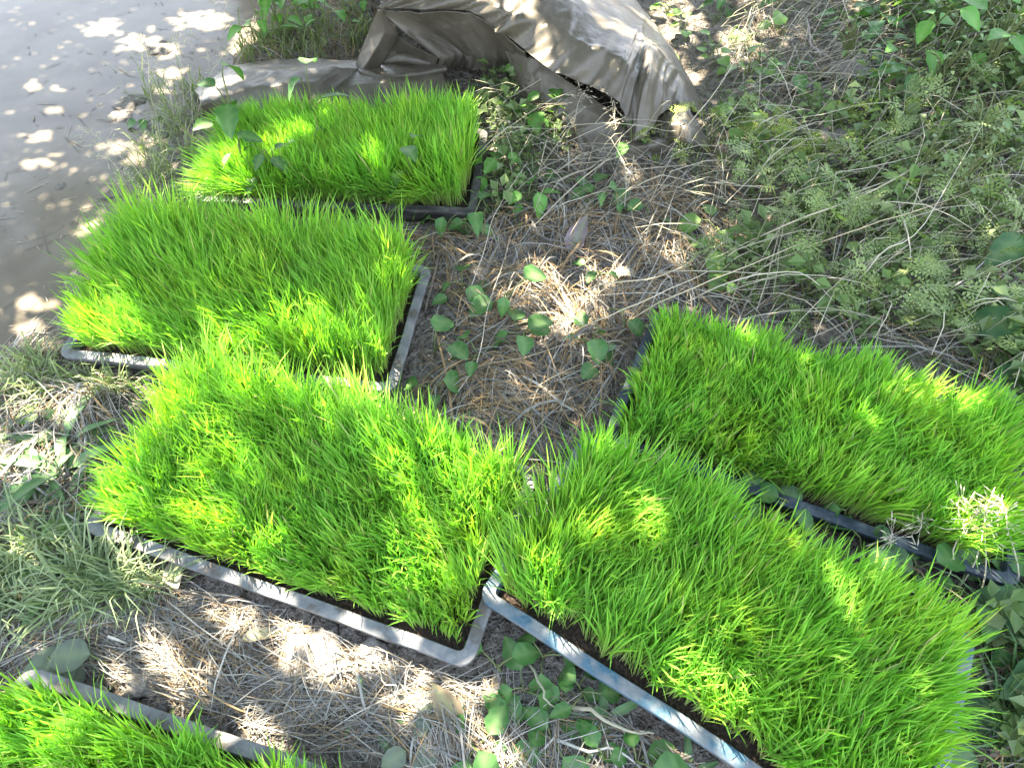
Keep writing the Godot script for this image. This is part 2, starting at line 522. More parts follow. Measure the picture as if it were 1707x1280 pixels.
# ---------------------------------------------------------------- leaves and weeds
func leaf_mesh(ln: float, wd: float, shape: String, fold: float, curl: float, col: Color, teeth := 0.0, sd := 1) -> ArrayMesh:
	# lies along -z from the origin, upper face up
	var r := RandomNumberGenerator.new()
	r.seed = sd
	var mb := MB.new()
	var n := 7
	var rows := []
	for k in n + 1:
		var t := float(k) / n
		var w := 0.0
		if shape == "round": w = pow(sin(PI * clampf(0.06 + t * 0.94, 0, 1)), 0.6)
		elif shape == "ovate": w = pow(sin(PI * pow(t, 0.72)), 0.85)
		elif shape == "lance": w = pow(sin(PI * pow(t, 0.62)), 0.9)
		else: w = minf(1.0, t * 5.0) * pow(1.0 - t, 0.42)    # strap
		if k == 0: w = 0.06
		if k == n: w = 0.0
		var edge := 1.0 + (teeth if k % 2 == 0 else -teeth) * (1.0 if k > 0 and k < n else 0.0)
		w *= wd * 0.5
		var y := -curl * ln * t * t + 0.012 * ln * sin(t * 9.0 + sd)
		var zz := -ln * t * (1.0 - 0.12 * curl * t)
		var row := []
		for q in 5:
			var s: float = [-1.0, -0.55, 0.0, 0.55, 1.0][q]
			var e := edge if absf(s) > 0.9 else 1.0
			var p := Vector3(s * w * e, y + absf(s) * w * fold + r.randf_range(-1, 1) * ln * 0.008, zz)
			var cc := col * r.randf_range(0.85, 1.12)
			if k % 2 == 1 and q != 0 and q != 4: cc = cc.lerp(Color(0.26, 0.34, 0.14), 0.16)      # side veins
			if q == 2: cc = col.lerp(Color(0.30, 0.40, 0.16), 0.3)
			row.append(mb.pt(p, cc))
		rows.append(row)
	for k in n:
		for q in 4:
			if k == n - 1:
				mb.tri(rows[k][q], rows[k + 1][2], rows[k][q + 1])
			else:
				mb.quad(rows[k][q], rows[k + 1][q], rows[k + 1][q + 1], rows[k][q + 1])
	return mb.mesh()

func frond_mesh(ln: float, col: Color, sd: int) -> ArrayMesh:
	# a twice cut feathery leaf along -z
	var r := RandomNumberGenerator.new()
	r.seed = sd
	var mb := MB.new()
	var rib := []
	for k in 6:
		var t := k / 5.0
		rib.append(Vector3(0.03 * ln * sin(t * 4.0 + sd), ln * (0.28 * t - 0.42 * t * t), -ln * t))
	mb.ribbon(rib, [0.002, 0.0018, 0.0015, 0.0012, 0.001, 0.0], Vector3.RIGHT, col, col)
	for k in 9:
		var t := 0.16 + 0.84 * k / 9.0
		var a: Vector3 = rib[int(t * 5.0)].lerp(rib[mini(int(t * 5.0) + 1, 5)], fmod(t * 5.0, 1.0))
		for s: float in [-1.0, 1.0]:
			if r.randf() < 0.22: continue
			var pl := ln * 0.42 * sin(PI * pow(1.0 - t * 0.86, 1.2) * 0.62) * r.randf_range(0.8, 1.15)
			var dir := Vector3(s * 0.9, r.randf_range(-0.15, 0.2), -0.5).normalized()
			var b := a + dir * pl
			var lobes := 4
			for q in lobes:
				var u := (q + 0.6) / lobes
				var c := a.lerp(b, u)
				for s2: float in [-1.0, 1.0]:
					var d2: Vector3 = (dir * 0.6 + Vector3(-dir.z, 0, dir.x) * s2 * 0.8).normalized()
					if r.randf() < 0.15: continue
					var l2 := pl * 0.30 * (1.15 - u * 0.6) * r.randf_range(0.7, 1.35)
					var wv := Vector3(-d2.z, 0.25, d2.x) * l2 * 0.30
					var cc := col * r.randf_range(0.8, 1.2)
					var v0 := mb.pt(c, cc)
					var v1 := mb.pt(c + d2 * l2 * 0.5 + wv, cc)
					var v2 := mb.pt(c + d2 * l2, cc)
					var v3 := mb.pt(c + d2 * l2 * 0.5 - wv, cc)
					mb.tri(v0, v1, v2); mb.tri(v0, v2, v3)
	return mb.mesh(false)

var leafs := {}
func leaf_set(kind: String) -> Array:
	if leafs.has(kind): return leafs[kind]
	var a := []
	for k in 4:
		var f := [1.0, 0.85, 1.15, 0.95][k] as float
		match kind:
			"round": a.append(leaf_mesh(0.036 * f, [0.031, 0.026, 0.033, 0.024][k] * f, ["round", "ovate"][k % 2], 0.35, 0.25 + 0.15 * k, Color(0.060, 0.155, 0.040) * (0.85 + 0.12 * k), 0.05, k))
			"pale_round": a.append(leaf_mesh(0.034 * f, 0.031 * f, "round", 0.2, 0.2, Color(0.13, 0.24, 0.05) * (0.85 + 0.12 * k), 0.05, k + 9))
			"ovate": a.append(leaf_mesh(0.052 * f, 0.034 * f, "ovate", 0.25, 0.25 + 0.1 * k, Color(0.055, 0.150, 0.035) * (0.85 + 0.12 * k), 0.07, k + 20))
			"bright_ovate": a.append(leaf_mesh(0.045 * f, 0.030 * f, "ovate", 0.22, 0.2 + 0.1 * k, Color(0.085, 0.24, 0.035) * (0.85 + 0.12 * k), 0.06, k + 27))
			"large": a.append(leaf_mesh(0.080 * f, 0.056 * f, "ovate", 0.18, 0.22 + 0.1 * k, Color(0.042, 0.115, 0.038) * (0.85 + 0.14 * k), 0.04, k + 40))
			"dusty": a.append(leaf_mesh(0.060 * f, 0.048 * f, "round", 0.15, 0.15, Color(0.16, 0.19, 0.14) * (0.85 + 0.12 * k), 0.04, k + 50))
			"blade": a.append(leaf_mesh(0.12 * f, 0.021 * f, "lance", 0.35, 0.28 + 0.14 * k, Color(0.115, 0.225, 0.085) * (0.85 + 0.12 * k), 0.0, k + 60))
			"small": a.append(leaf_mesh(0.013 * f, 0.010 * f, "ovate", 0.2, 0.2, Color(0.13, 0.20, 0.08) * (0.85 + 0.12 * k), 0.0, k + 70))
			"frond": a.append(frond_mesh(0.062 * f, Color(0.19, 0.25, 0.085) * (0.85 + 0.12 * k), k + 80))
			"lime_frond": a.append(frond_mesh(0.06 * f, Color(0.22, 0.28, 0.06) * (0.85 + 0.12 * k), k + 90))
	leafs[kind] = a
	return a

func weed(called: String, kind: String, n: int, hgt: float, reach: float, label: String, group: String, at: Vector3, turn: float, sc: float, sd: int) -> Node3D:
	# stems and leaf stalks are one part, each leaf another
	rng.seed = sd * 77 + 5
	var o := thing(called, label, "weed", group, at, turn)
	o.scale = Vector3.ONE * sc
	var set_ := leaf_set(kind)
	var mb := MB.new()
	var low := kind in ["blade"]
	var sc_col := Color(0.17, 0.20, 0.08)
	var lead := Vector3(rf(-1, 1), 0, rf(-1, 1)) * reach * 0.5
	for k in n:
		var f := (k + 0.5) / n
		var a := k * 2.4 + rf(-0.4, 0.4)
		var root := Vector3.ZERO
		var tip: Vector3
		if low or kind in ["frond", "lime_frond"]:
			tip = Vector3(cos(a), 0, sin(a)) * reach * (rf(0.08, 0.25) if low else rf(0.1, 0.9)) + Vector3(0, hgt * (rf(0.1, 0.6) if low else rf(0.1, 1.0)), 0)
		else:
			root = lead * f * 0.8 + Vector3(0, hgt * f * 0.6, 0)
			tip = lead * f + Vector3(cos(a), 0, sin(a)) * reach * rf(0.25, 1.0) * (1.1 - 0.5 * f) + Vector3(0, hgt * (0.35 + 0.65 * f) * rf(0.8, 1.15), 0)
		var mid := root.lerp(tip, 0.5) + Vector3(0, hgt * 0.12, 0)
		mb.tube([root - Vector3(0, 0.012 if k == 0 else 0.0, 0), mid, tip], [0.0017, 0.0014, 0.0011], 4, sc_col, sc_col)
		var l := part("leaf", set_[rng.randi() % set_.size()], mats.leaf, o)
		l.position = tip
		var pitch := rf(-0.55, 0.35)
		if low: pitch = rf(0.05, 0.6)
		if kind in ["frond", "lime_frond"]: pitch = rf(-0.5, 0.7)
		l.rotation = Vector3(pitch, -a - PI / 2 + rf(-0.5, 0.5), rf(-0.35, 0.35) if not kind in ["frond", "lime_frond"] else rf(-0.9, 0.9))
		var s := rf(0.7, 1.2)
		l.scale = Vector3(s, s, s)
	if not low and not kind in ["frond", "lime_frond"]:
		mb.tube([Vector3(0, -0.012, 0), lead * 0.45 + Vector3(0, hgt * 0.35, 0), lead * 0.8 + Vector3(0, hgt * 0.6, 0)], [0.0016, 0.0013, 0.001], 5, sc_col, sc_col)
	part("stem", mb.mesh(), mats.leaf, o)
	return o

var marks := [["the purplish dead leaf", Vector3(0.125, 0.000, -1.000)], ["the bleached white dead leaf", Vector3(0.212, 0.000, -0.942)], ["the grey tray's bare corner", Vector3(-0.167, 0.000, -1.001)], ["the bare corner of the dark tray", Vector3(-0.051, 0.000, -1.162)], ["the dark blue tray's near end", Vector3(0.205, 0.000, -0.698)],
	["the tail of the tarp", Vector3(0.232, 0.000, -1.292)], ["the crumpled end of the tarp", Vector3(0.436, 0.000, -1.387)], ["the grey upright twig", Vector3(0.855, 0.000, -1.830)], ["the pale forked twig", Vector3(0.841, 0.000, -0.889)], ["the grey mud lumps", Vector3(0.776, 0.000, -1.362)], ["the bleached seed heads", Vector3(0.696, 0.000, -0.402)],
	["the overlapping tray corners", Vector3(-0.045, 0.000, -0.268)], ["the dusty blue rim", Vector3(0.114, 0.000, -0.169)], ["the pale grey tray's corner", Vector3(-0.636, 0.000, -0.205)], ["the curled tan dead leaf", Vector3(-0.062, 0.000, -0.135)], ["the long grey rim", Vector3(-0.343, 0.000, -0.293)], ["the dark blue tray's far edge", Vector3(0.503, 0.000, -0.804)],
	["the dark blue tray's outer end", Vector3(0.826, 0.000, -0.526)], ["the dusty blue tray's outer end", Vector3(0.637, 0.000, -0.176)], ["the muddy water", Vector3(-0.847, 0.000, -0.645)], ["the muddy water and seeding grass", Vector3(-0.845, 0.000, -1.437)], ["the flat end of the tarp", Vector3(-0.696, 0.000, -1.749)], ["the top of the bank", Vector3(1.424, 0.000, -2.142)], ["the grey withered leaf", Vector3(0.895, 0.000, -1.584)],
	["the hem of the tarp", Vector3(0.076, 0.000, -1.749)], ["the back of the tarp", Vector3(0.445, 0.000, -1.916)], ["the sunlit straw", Vector3(0.098, 0.000, -0.819)], ["the grey tray's open side", Vector3(-0.177, 0.000, -0.725)], ["the end of the long grey rim", Vector3(-0.669, 0.000, -0.431)]]

func near_mark(p: Vector3) -> String:
	var best := 99.0
	var out := ""
	for m in marks:
		var d: float = Vector2(p.x - m[1].x, p.z - m[1].z).length()
		if d < best:
			best = d; out = m[0]
	return out

func put_weeds(called: String, kind: String, spots: Array, n: Vector2i, hgt: float, reach: float, label: String, group: String, sc := 1.0):
	var words := ["no", "one", "two", "three", "four", "five", "six", "seven", "eight", "nine"]
	for k in spots.size():
		var p: Vector3 = spots[k]
		rng.seed = 900 + k * 13 + called.hash() % 1000 + int(p.x * 1000)
		var nn := rng.randi_range(n.x, n.y)
		var t := rng.randf() * TAU
		var s := sc * rf(0.85, 1.2)
		var y := maxf(ground_h(p.x, p.z), WATER)
		var lab := label + (" with %s leaves" % words[nn] if nn < 8 and label.split(" ").size() < 6 and not "frond" in kind else "") + " near " + near_mark(p)
		if "frond" in kind: lab = ("broad " if s > sc * 1.1 else ("small " if s < sc * 0.95 else "")) + ("many-leaved " if nn > 8 else "few-leaved ") + lab
		weed(called, kind, nn, hgt * rf(0.8, 1.2), reach, lab, group, Vector3(p.x, y, p.z), t, s, int(absf(p.x * 977.0 + p.z * 313.0)) + k)


# ---------------------------------------------------------------- canvas tarp
func crom(a: Vector3, b: Vector3, c: Vector3, d: Vector3, t: float, k: float) -> Vector3:
	var m0 := (c - a) * 0.5 * k
	var m1 := (d - b) * 0.5 * k
	var t2 := t * t
	var t3 := t2 * t
	return b * (2 * t3 - 3 * t2 + 1) + m0 * (t3 - 2 * t2 + t) + c * (-2 * t3 + 3 * t2) + m1 * (t3 - t2)

func along(pts: Array, u: float, k: float) -> Vector3:
	var n := pts.size()
	var f := clampf(u, 0, 1) * (n - 1)
	var i := mini(int(f), n - 2)
	return crom(pts[maxi(i - 1, 0)], pts[i], pts[i + 1], pts[mini(i + 2, n - 1)], f - i, k)

func loft(rows: Array, nu: int, nv: int, amp: float, off: float, soft := 0.5, hang := 0.0) -> ArrayMesh:
	var top := []
	for j in nv + 1:
		var line := []
		for i in nu + 1:
			var col := []
			for r in rows: col.append(along(r, float(i) / nu, soft))
			line.append(along(col, float(j) / nv, soft))
		top.append(line)
	var nrm := []
	for j in nv + 1:
		var line := []
		for i in nu + 1:
			var du: Vector3 = top[j][mini(i + 1, nu)] - top[j][maxi(i - 1, 0)]
			var dv: Vector3 = top[mini(j + 1, nv)][i] - top[maxi(j - 1, 0)][i]
			var m := dv.cross(du).normalized()
			line.append(m if m.length() > 0.5 else Vector3.UP)
		nrm.append(line)
	var mb := MB.new()
	for side in 2:
		for j in nv + 1:
			for i in nu + 1:
				var p: Vector3 = top[j][i]
				# creases run in a few directions across the cloth, broad and soft between them
				var d := noise.get_noise_3d(p.x * 4, p.y * 4 + off, p.z * 4) * 1.2
				for q in 3:
					var a: float = [0.6, 1.9, 2.7][q] + off
					var u := p.x * cos(a) + p.z * sin(a) + p.y * 0.5
					var w := -p.x * sin(a) + p.z * cos(a) + p.y * 0.4
					var n1 := absf(noise.get_noise_2d(u * [5.0, 7.0, 11.0][q] + off + q * 20, w * 1.6 + q * 9))
					d += [0.8, 0.6, 0.35][q] * maxf(0.0, 1.0 - n1 * 4.5)
				d *= amp
				# hanging folds that deepen towards the hem
				var fu := i * 9.0 / nu + j * 1.1 / nv
				d += hang * pow(float(j) / nv, 1.6) * (absf(noise.get_noise_2d(fu * 1.3 + off, 0.4 * j / nv)) * 2.6 - 0.6)
				mb.pt(p + nrm[j][i] * (d - 0.0022 * side), Color.WHITE)
	var n := (nu + 1) * (nv + 1)
	for j in nv:
		for i in nu:
			var a := j * (nu + 1) + i
			mb.quad(a, a + nu + 1, a + nu + 2, a + 1)
			mb.quad(n + a, n + a + 1, n + a + nu + 2, n + a + nu + 1)
	for i in nu:
		for e in [0, nv]:
			var a: int = e * (nu + 1) + i
			mb.quad(a, a + 1, n + a + 1, n + a)
	for j in nv:
		for e in [0, nu]:
			var a: int = j * (nu + 1) + e
			mb.quad(a, a + nu + 1, n + a + nu + 1, n + a)
	return mb.mesh()

func build_tarp():
	var t := thing("canvas_tarp", "crumpled grey brown canvas tarp heaped behind the dark tray", "tarp", "", Vector3.ZERO)
	var m: Material = mats.canvas
	# flat sheet running to the water
	part("flat_layer", loft([
		[Vector3(-0.836, 0.000, -1.621), Vector3(-0.771, 0.000, -1.755), Vector3(-0.636, 0.025, -1.732), Vector3(-0.521, 0.030, -1.729), Vector3(-0.419, 0.030, -1.716), Vector3(-0.327, 0.030, -1.723), Vector3(-0.215, 0.030, -1.729)],
		[Vector3(-0.779, 0.045, -1.526), Vector3(-0.699, 0.055, -1.609), Vector3(-0.583, 0.062, -1.607), Vector3(-0.449, 0.060, -1.623), Vector3(-0.396, 0.040, -1.655), Vector3(-0.328, 0.052, -1.626), Vector3(-0.193, 0.045, -1.669)],
		[Vector3(-0.754, 0.050, -1.472), Vector3(-0.654, 0.060, -1.521), Vector3(-0.554, 0.062, -1.539), Vector3(-0.487, 0.056, -1.556), Vector3(-0.449, 0.030, -1.585), Vector3(-0.322, 0.050, -1.567), Vector3(-0.174, 0.045, -1.610)],
		[Vector3(-0.771, 0.000, -1.488), Vector3(-0.648, 0.000, -1.475), Vector3(-0.555, 0.005, -1.467), Vector3(-0.487, 0.020, -1.443), Vector3(-0.410, 0.000, -1.488), Vector3(-0.262, 0.000, -1.502), Vector3(-0.142, 0.000, -1.529)]], 84, 40, 0.0028, 3.0, 0.35), m, t)
	# main heap: from its far foot over the ridge down to the hem
	part("top_layer", loft([
		[Vector3(-0.418, 0.020, -2.351), Vector3(-0.342, 0.020, -2.596), Vector3(-0.136, 0.020, -2.704), Vector3(0.014, 0.020, -2.649), Vector3(0.158, 0.020, -2.545), Vector3(0.282, 0.030, -2.303), Vector3(0.361, 0.040, -2.080), Vector3(0.391, 0.050, -1.904), Vector3(0.412, 0.050, -1.812), Vector3(0.424, 0.050, -1.746), Vector3(0.445, 0.040, -1.688), Vector3(0.467, 0.020, -1.635), Vector3(0.481, 0.000, -1.488)],
		[Vector3(-0.312, 0.200, -1.690), Vector3(-0.239, 0.230, -1.728), Vector3(-0.092, 0.240, -1.736), Vector3(0.009, 0.240, -1.693), Vector3(0.094, 0.235, -1.651), Vector3(0.174, 0.210, -1.647), Vector3(0.260, 0.170, -1.670), Vector3(0.311, 0.150, -1.649), Vector3(0.316, 0.160, -1.560), Vector3(0.324, 0.170, -1.517), Vector3(0.366, 0.130, -1.540), Vector3(0.407, 0.085, -1.553), Vector3(0.440, 0.040, -1.486)],
		[Vector3(-0.310, 0.208, -1.634), Vector3(-0.244, 0.226, -1.629), Vector3(-0.089, 0.226, -1.629), Vector3(-0.005, 0.222, -1.566), Vector3(0.063, 0.214, -1.526), Vector3(0.131, 0.200, -1.494), Vector3(0.210, 0.188, -1.459), Vector3(0.256, 0.182, -1.424), Vector3(0.278, 0.140, -1.400), Vector3(0.300, 0.162, -1.385), Vector3(0.350, 0.125, -1.452), Vector3(0.392, 0.072, -1.473), Vector3(0.439, 0.032, -1.432)],
		[Vector3(-0.319, 0.200, -1.624), Vector3(-0.281, 0.208, -1.615), Vector3(-0.105, 0.200, -1.621), Vector3(-0.033, 0.175, -1.580), Vector3(0.028, 0.165, -1.510), Vector3(0.088, 0.150, -1.445), Vector3(0.177, 0.130, -1.415), Vector3(0.243, 0.118, -1.364), Vector3(0.277, 0.045, -1.328), Vector3(0.295, 0.058, -1.337), Vector3(0.365, 0.076, -1.412), Vector3(0.400, 0.030, -1.460), Vector3(0.455, 0.004, -1.381)]], 150, 80, 0.0032, 9.0, 0.42, 0.012), m, t)
	# the corner flap and the faces under the hem
	part("corner_flap", loft([
		[Vector3(-0.321, 0.199, -1.630), Vector3(-0.315, 0.202, -1.620), Vector3(-0.309, 0.199, -1.617)],
		[Vector3(-0.367, 0.118, -1.670), Vector3(-0.313, 0.146, -1.624), Vector3(-0.284, 0.128, -1.655)],
		[Vector3(-0.416, 0.022, -1.691), Vector3(-0.385, 0.045, -1.651), Vector3(-0.356, 0.028, -1.671)]], 22, 36, 0.0035, 15.0, 0.5), m, t)
	part("front_fold", loft([
		[Vector3(-0.315, 0.197, -1.628), Vector3(-0.219, 0.199, -1.620), Vector3(-0.104, 0.194, -1.626), Vector3(-0.033, 0.170, -1.582), Vector3(0.031, 0.156, -1.517)],
		[Vector3(-0.255, 0.142, -1.626), Vector3(-0.191, 0.118, -1.682), Vector3(-0.095, 0.128, -1.655), Vector3(-0.023, 0.104, -1.638), Vector3(0.042, 0.090, -1.589)],
		[Vector3(-0.186, 0.072, -1.647), Vector3(-0.127, 0.066, -1.689), Vector3(-0.074, 0.078, -1.654), Vector3(-0.018, 0.045, -1.675), Vector3(0.064, 0.038, -1.623)],
		[Vector3(-0.198, 0.030, -1.673), Vector3(-0.134, 0.020, -1.704), Vector3(-0.065, 0.030, -1.667), Vector3(-0.006, 0.010, -1.674), Vector3(0.080, 0.010, -1.609)]], 60, 44, 0.0050, 17.0, 0.35, 0.010), m, t)
	part("inner_fold", loft([
		[Vector3(-0.287, 0.120, -1.678), Vector3(-0.248, 0.105, -1.660), Vector3(-0.188, 0.068, -1.661)],
		[Vector3(-0.321, 0.072, -1.696), Vector3(-0.269, 0.062, -1.697), Vector3(-0.200, 0.046, -1.673)],
		[Vector3(-0.345, 0.034, -1.690), Vector3(-0.288, 0.062, -1.670), Vector3(-0.186, 0.034, -1.678)],
		[Vector3(-0.343, 0.012, -1.695), Vector3(-0.290, 0.022, -1.701), Vector3(-0.221, 0.018, -1.690)]], 30, 26, 0.0045, 22.0, 0.4), m, t)
	part("rolled_hem", loft([
		[Vector3(-0.407, 0.040, -1.667), Vector3(-0.333, 0.040, -1.649), Vector3(-0.255, 0.044, -1.653), Vector3(-0.169, 0.050, -1.660)],
		[Vector3(-0.395, 0.052, -1.632), Vector3(-0.325, 0.054, -1.605), Vector3(-0.250, 0.056, -1.613), Vector3(-0.166, 0.060, -1.629)],
		[Vector3(-0.391, 0.046, -1.626), Vector3(-0.326, 0.046, -1.597), Vector3(-0.250, 0.048, -1.604), Vector3(-0.167, 0.052, -1.626)],
		[Vector3(-0.394, 0.018, -1.660), Vector3(-0.333, 0.018, -1.618), Vector3(-0.255, 0.018, -1.624), Vector3(-0.171, 0.018, -1.654)]], 36, 16, 0.0030, 26.0, 0.8), m, t)
	part("under_layer", loft([
		[Vector3(-0.028, 0.110, -1.650), Vector3(0.067, 0.125, -1.533), Vector3(0.138, 0.110, -1.459), Vector3(0.216, 0.080, -1.408), Vector3(0.287, 0.040, -1.364)],
		[Vector3(-0.008, 0.085, -1.622), Vector3(0.060, 0.100, -1.514), Vector3(0.132, 0.094, -1.435), Vector3(0.214, 0.068, -1.371), Vector3(0.266, 0.035, -1.343)],
		[Vector3(-0.002, 0.050, -1.595), Vector3(0.065, 0.064, -1.482), Vector3(0.108, 0.056, -1.410), Vector3(0.166, 0.040, -1.360), Vector3(0.232, 0.020, -1.314)],
		[Vector3(0.010, 0.015, -1.558), Vector3(0.077, 0.010, -1.485), Vector3(0.152, 0.010, -1.372), Vector3(0.193, 0.000, -1.334), Vector3(0.243, 0.000, -1.265)]], 50, 36, 0.0050, 29.0, 0.35, 0.012), m, t)
	part("crumpled_end", loft([
		[Vector3(0.237, 0.030, -1.385), Vector3(0.290, 0.030, -1.375), Vector3(0.333, 0.035, -1.419), Vector3(0.370, 0.050, -1.428), Vector3(0.411, 0.055, -1.445), Vector3(0.450, 0.030, -1.402)],
		[Vector3(0.226, 0.030, -1.346), Vector3(0.271, 0.050, -1.330), Vector3(0.327, 0.022, -1.387), Vector3(0.359, 0.060, -1.367), Vector3(0.400, 0.075, -1.355), Vector3(0.452, 0.030, -1.365)],
		[Vector3(0.225, 0.020, -1.321), Vector3(0.276, 0.042, -1.309), Vector3(0.330, 0.040, -1.326), Vector3(0.375, 0.022, -1.363), Vector3(0.403, 0.050, -1.316), Vector3(0.457, 0.020, -1.347)],
		[Vector3(0.232, 0.000, -1.288), Vector3(0.277, 0.008, -1.304), Vector3(0.349, 0.000, -1.334), Vector3(0.387, 0.010, -1.333), Vector3(0.429, 0.000, -1.343), Vector3(0.472, 0.000, -1.353)]], 50, 34, 0.0070, 41.0, 0.4), m, t)


# ---------------------------------------------------------------- stalks, twigs, fallen leaves
func stalk(called: String, pts: Array, r0: float, col: Color, label: String, category: String, group: String, ears := 0, mat := "straw"):
	# pts are points in the place; the first is set into the ground
	var p0: Vector3 = pts[0]
	p0.y = maxf(ground_h(p0.x, p0.z), WATER) - 0.004
	var ctrl := [p0]
	for k in range(1, pts.size()):
		var p: Vector3 = pts[k]
		p.y = maxf(p.y, maxf(ground_h(p.x, p.z), WATER) + 0.006)
		ctrl.append(p)
	if called in ["dry_stalk", "seed_grass", "bleached_grass"]:
		var e: Vector3 = pts[-1]
		var m0 := near_mark(p0)
		var m1 := near_mark(e)
		var what: String = {"dry_stalk": "dry stalk", "seed_grass": "seeding grass", "bleached_grass": "bleached grass"}[called]
		label = ("%s beside %s" % ["long thin " + what if (e - p0).length() > 0.2 else "short thin " + what, m0]) if m0 == m1 else "%s from %s to %s" % [what, m0, m1]
	var o := thing(called, label, category, group, p0)
	var line := []
	var rad := []
	for k in 13:
		var t := k / 12.0
		var q := along(ctrl, t, 1.0) - p0
		q += Vector3(nz(t, r0 * 900.0, 2.0, p0.x * 50), 0, nz(t, r0 * 900.0, 2.0, p0.z * 50 + 9)) * 0.012 * sin(PI * t)
		line.append(q)
		rad.append(r0 * (1.0 - 0.65 * t))
	var mb := MB.new()
	mb.tube(line, rad, 5, col, col * 1.08)
	part("stem", mb.mesh(), mats[mat], o)
	if ears > 0:
		rng.seed = int(absf(p0.x) * 1000) + ears
		var e := MB.new()
		for k in ears:
			var t := 0.68 + 0.32 * k / ears
			var q := along(ctrl, t, 1.0) - p0
			var d := Vector3(rf(-1, 1), rf(-0.3, 0.7), rf(-1, 1)).normalized() * rf(0.008, 0.032) * (1.25 - t)* 2.2
			e.ribbon([q, q + d], [0.0005, 0.0004], Vector3(d.z, 0, -d.x).normalized(), col, col)
			e.tube([q + d, q + d * 1.25, q + d * 1.5], [0.0004, 0.0011, 0.0002], 4, col * 1.1, col)
		part("seed_head", e.mesh(), mats[mat], o)
	return o

func fallen_leaf(at: Vector3, turn: float, ln: float, wd: float, col: Color, label: String, tiltv := Vector3(0.2, 0, 0.3)):
	var o := solo("fallen_leaf", leaf_mesh(ln, wd, "ovate", 0.5, 0.35, col, 0.05, int(absf(at.x) * 900)), mats.dry_leaf, label, "leaf")
	o.position = Vector3(at.x, ground_h(at.x, at.z) + 0.014, at.z)
	o.rotation = Vector3(tiltv.x, turn, tiltv.z)

func clod(at: Vector3, r: float, flat: float, label: String, group: String):
	var mb := MB.new()
	var n := 14
	var mm := 9
	for j in mm + 1:
		var th := PI * j / mm
		for i in n:
			var ph := TAU * i / n
			var d := Vector3(sin(th) * cos(ph), cos(th) * flat, sin(th) * sin(ph))
			var k := 1.0 + 0.55 * noise.get_noise_3d(d.x * 1.6 + at.x * 90, d.y * 1.6, d.z * 1.6 + at.z * 70) + 0.25 * noise.get_noise_3d(d.x * 5 + at.x * 90, d.y * 5, d.z * 5)
			mb.pt(d * r * k, Color.WHITE)
	for j in mm:
		for i in n:
			var i2 := (i + 1) % n
			mb.quad(j * n + i, (j + 1) * n + i, (j + 1) * n + i2, j * n + i2)
	var o := solo("mud_clod", mb.mesh(), mats.mud, label, "clod", group)
	o.position = Vector3(at.x, maxf(ground_h(at.x, at.z), WATER - r * flat * 0.6) + r * flat * 0.35, at.z)

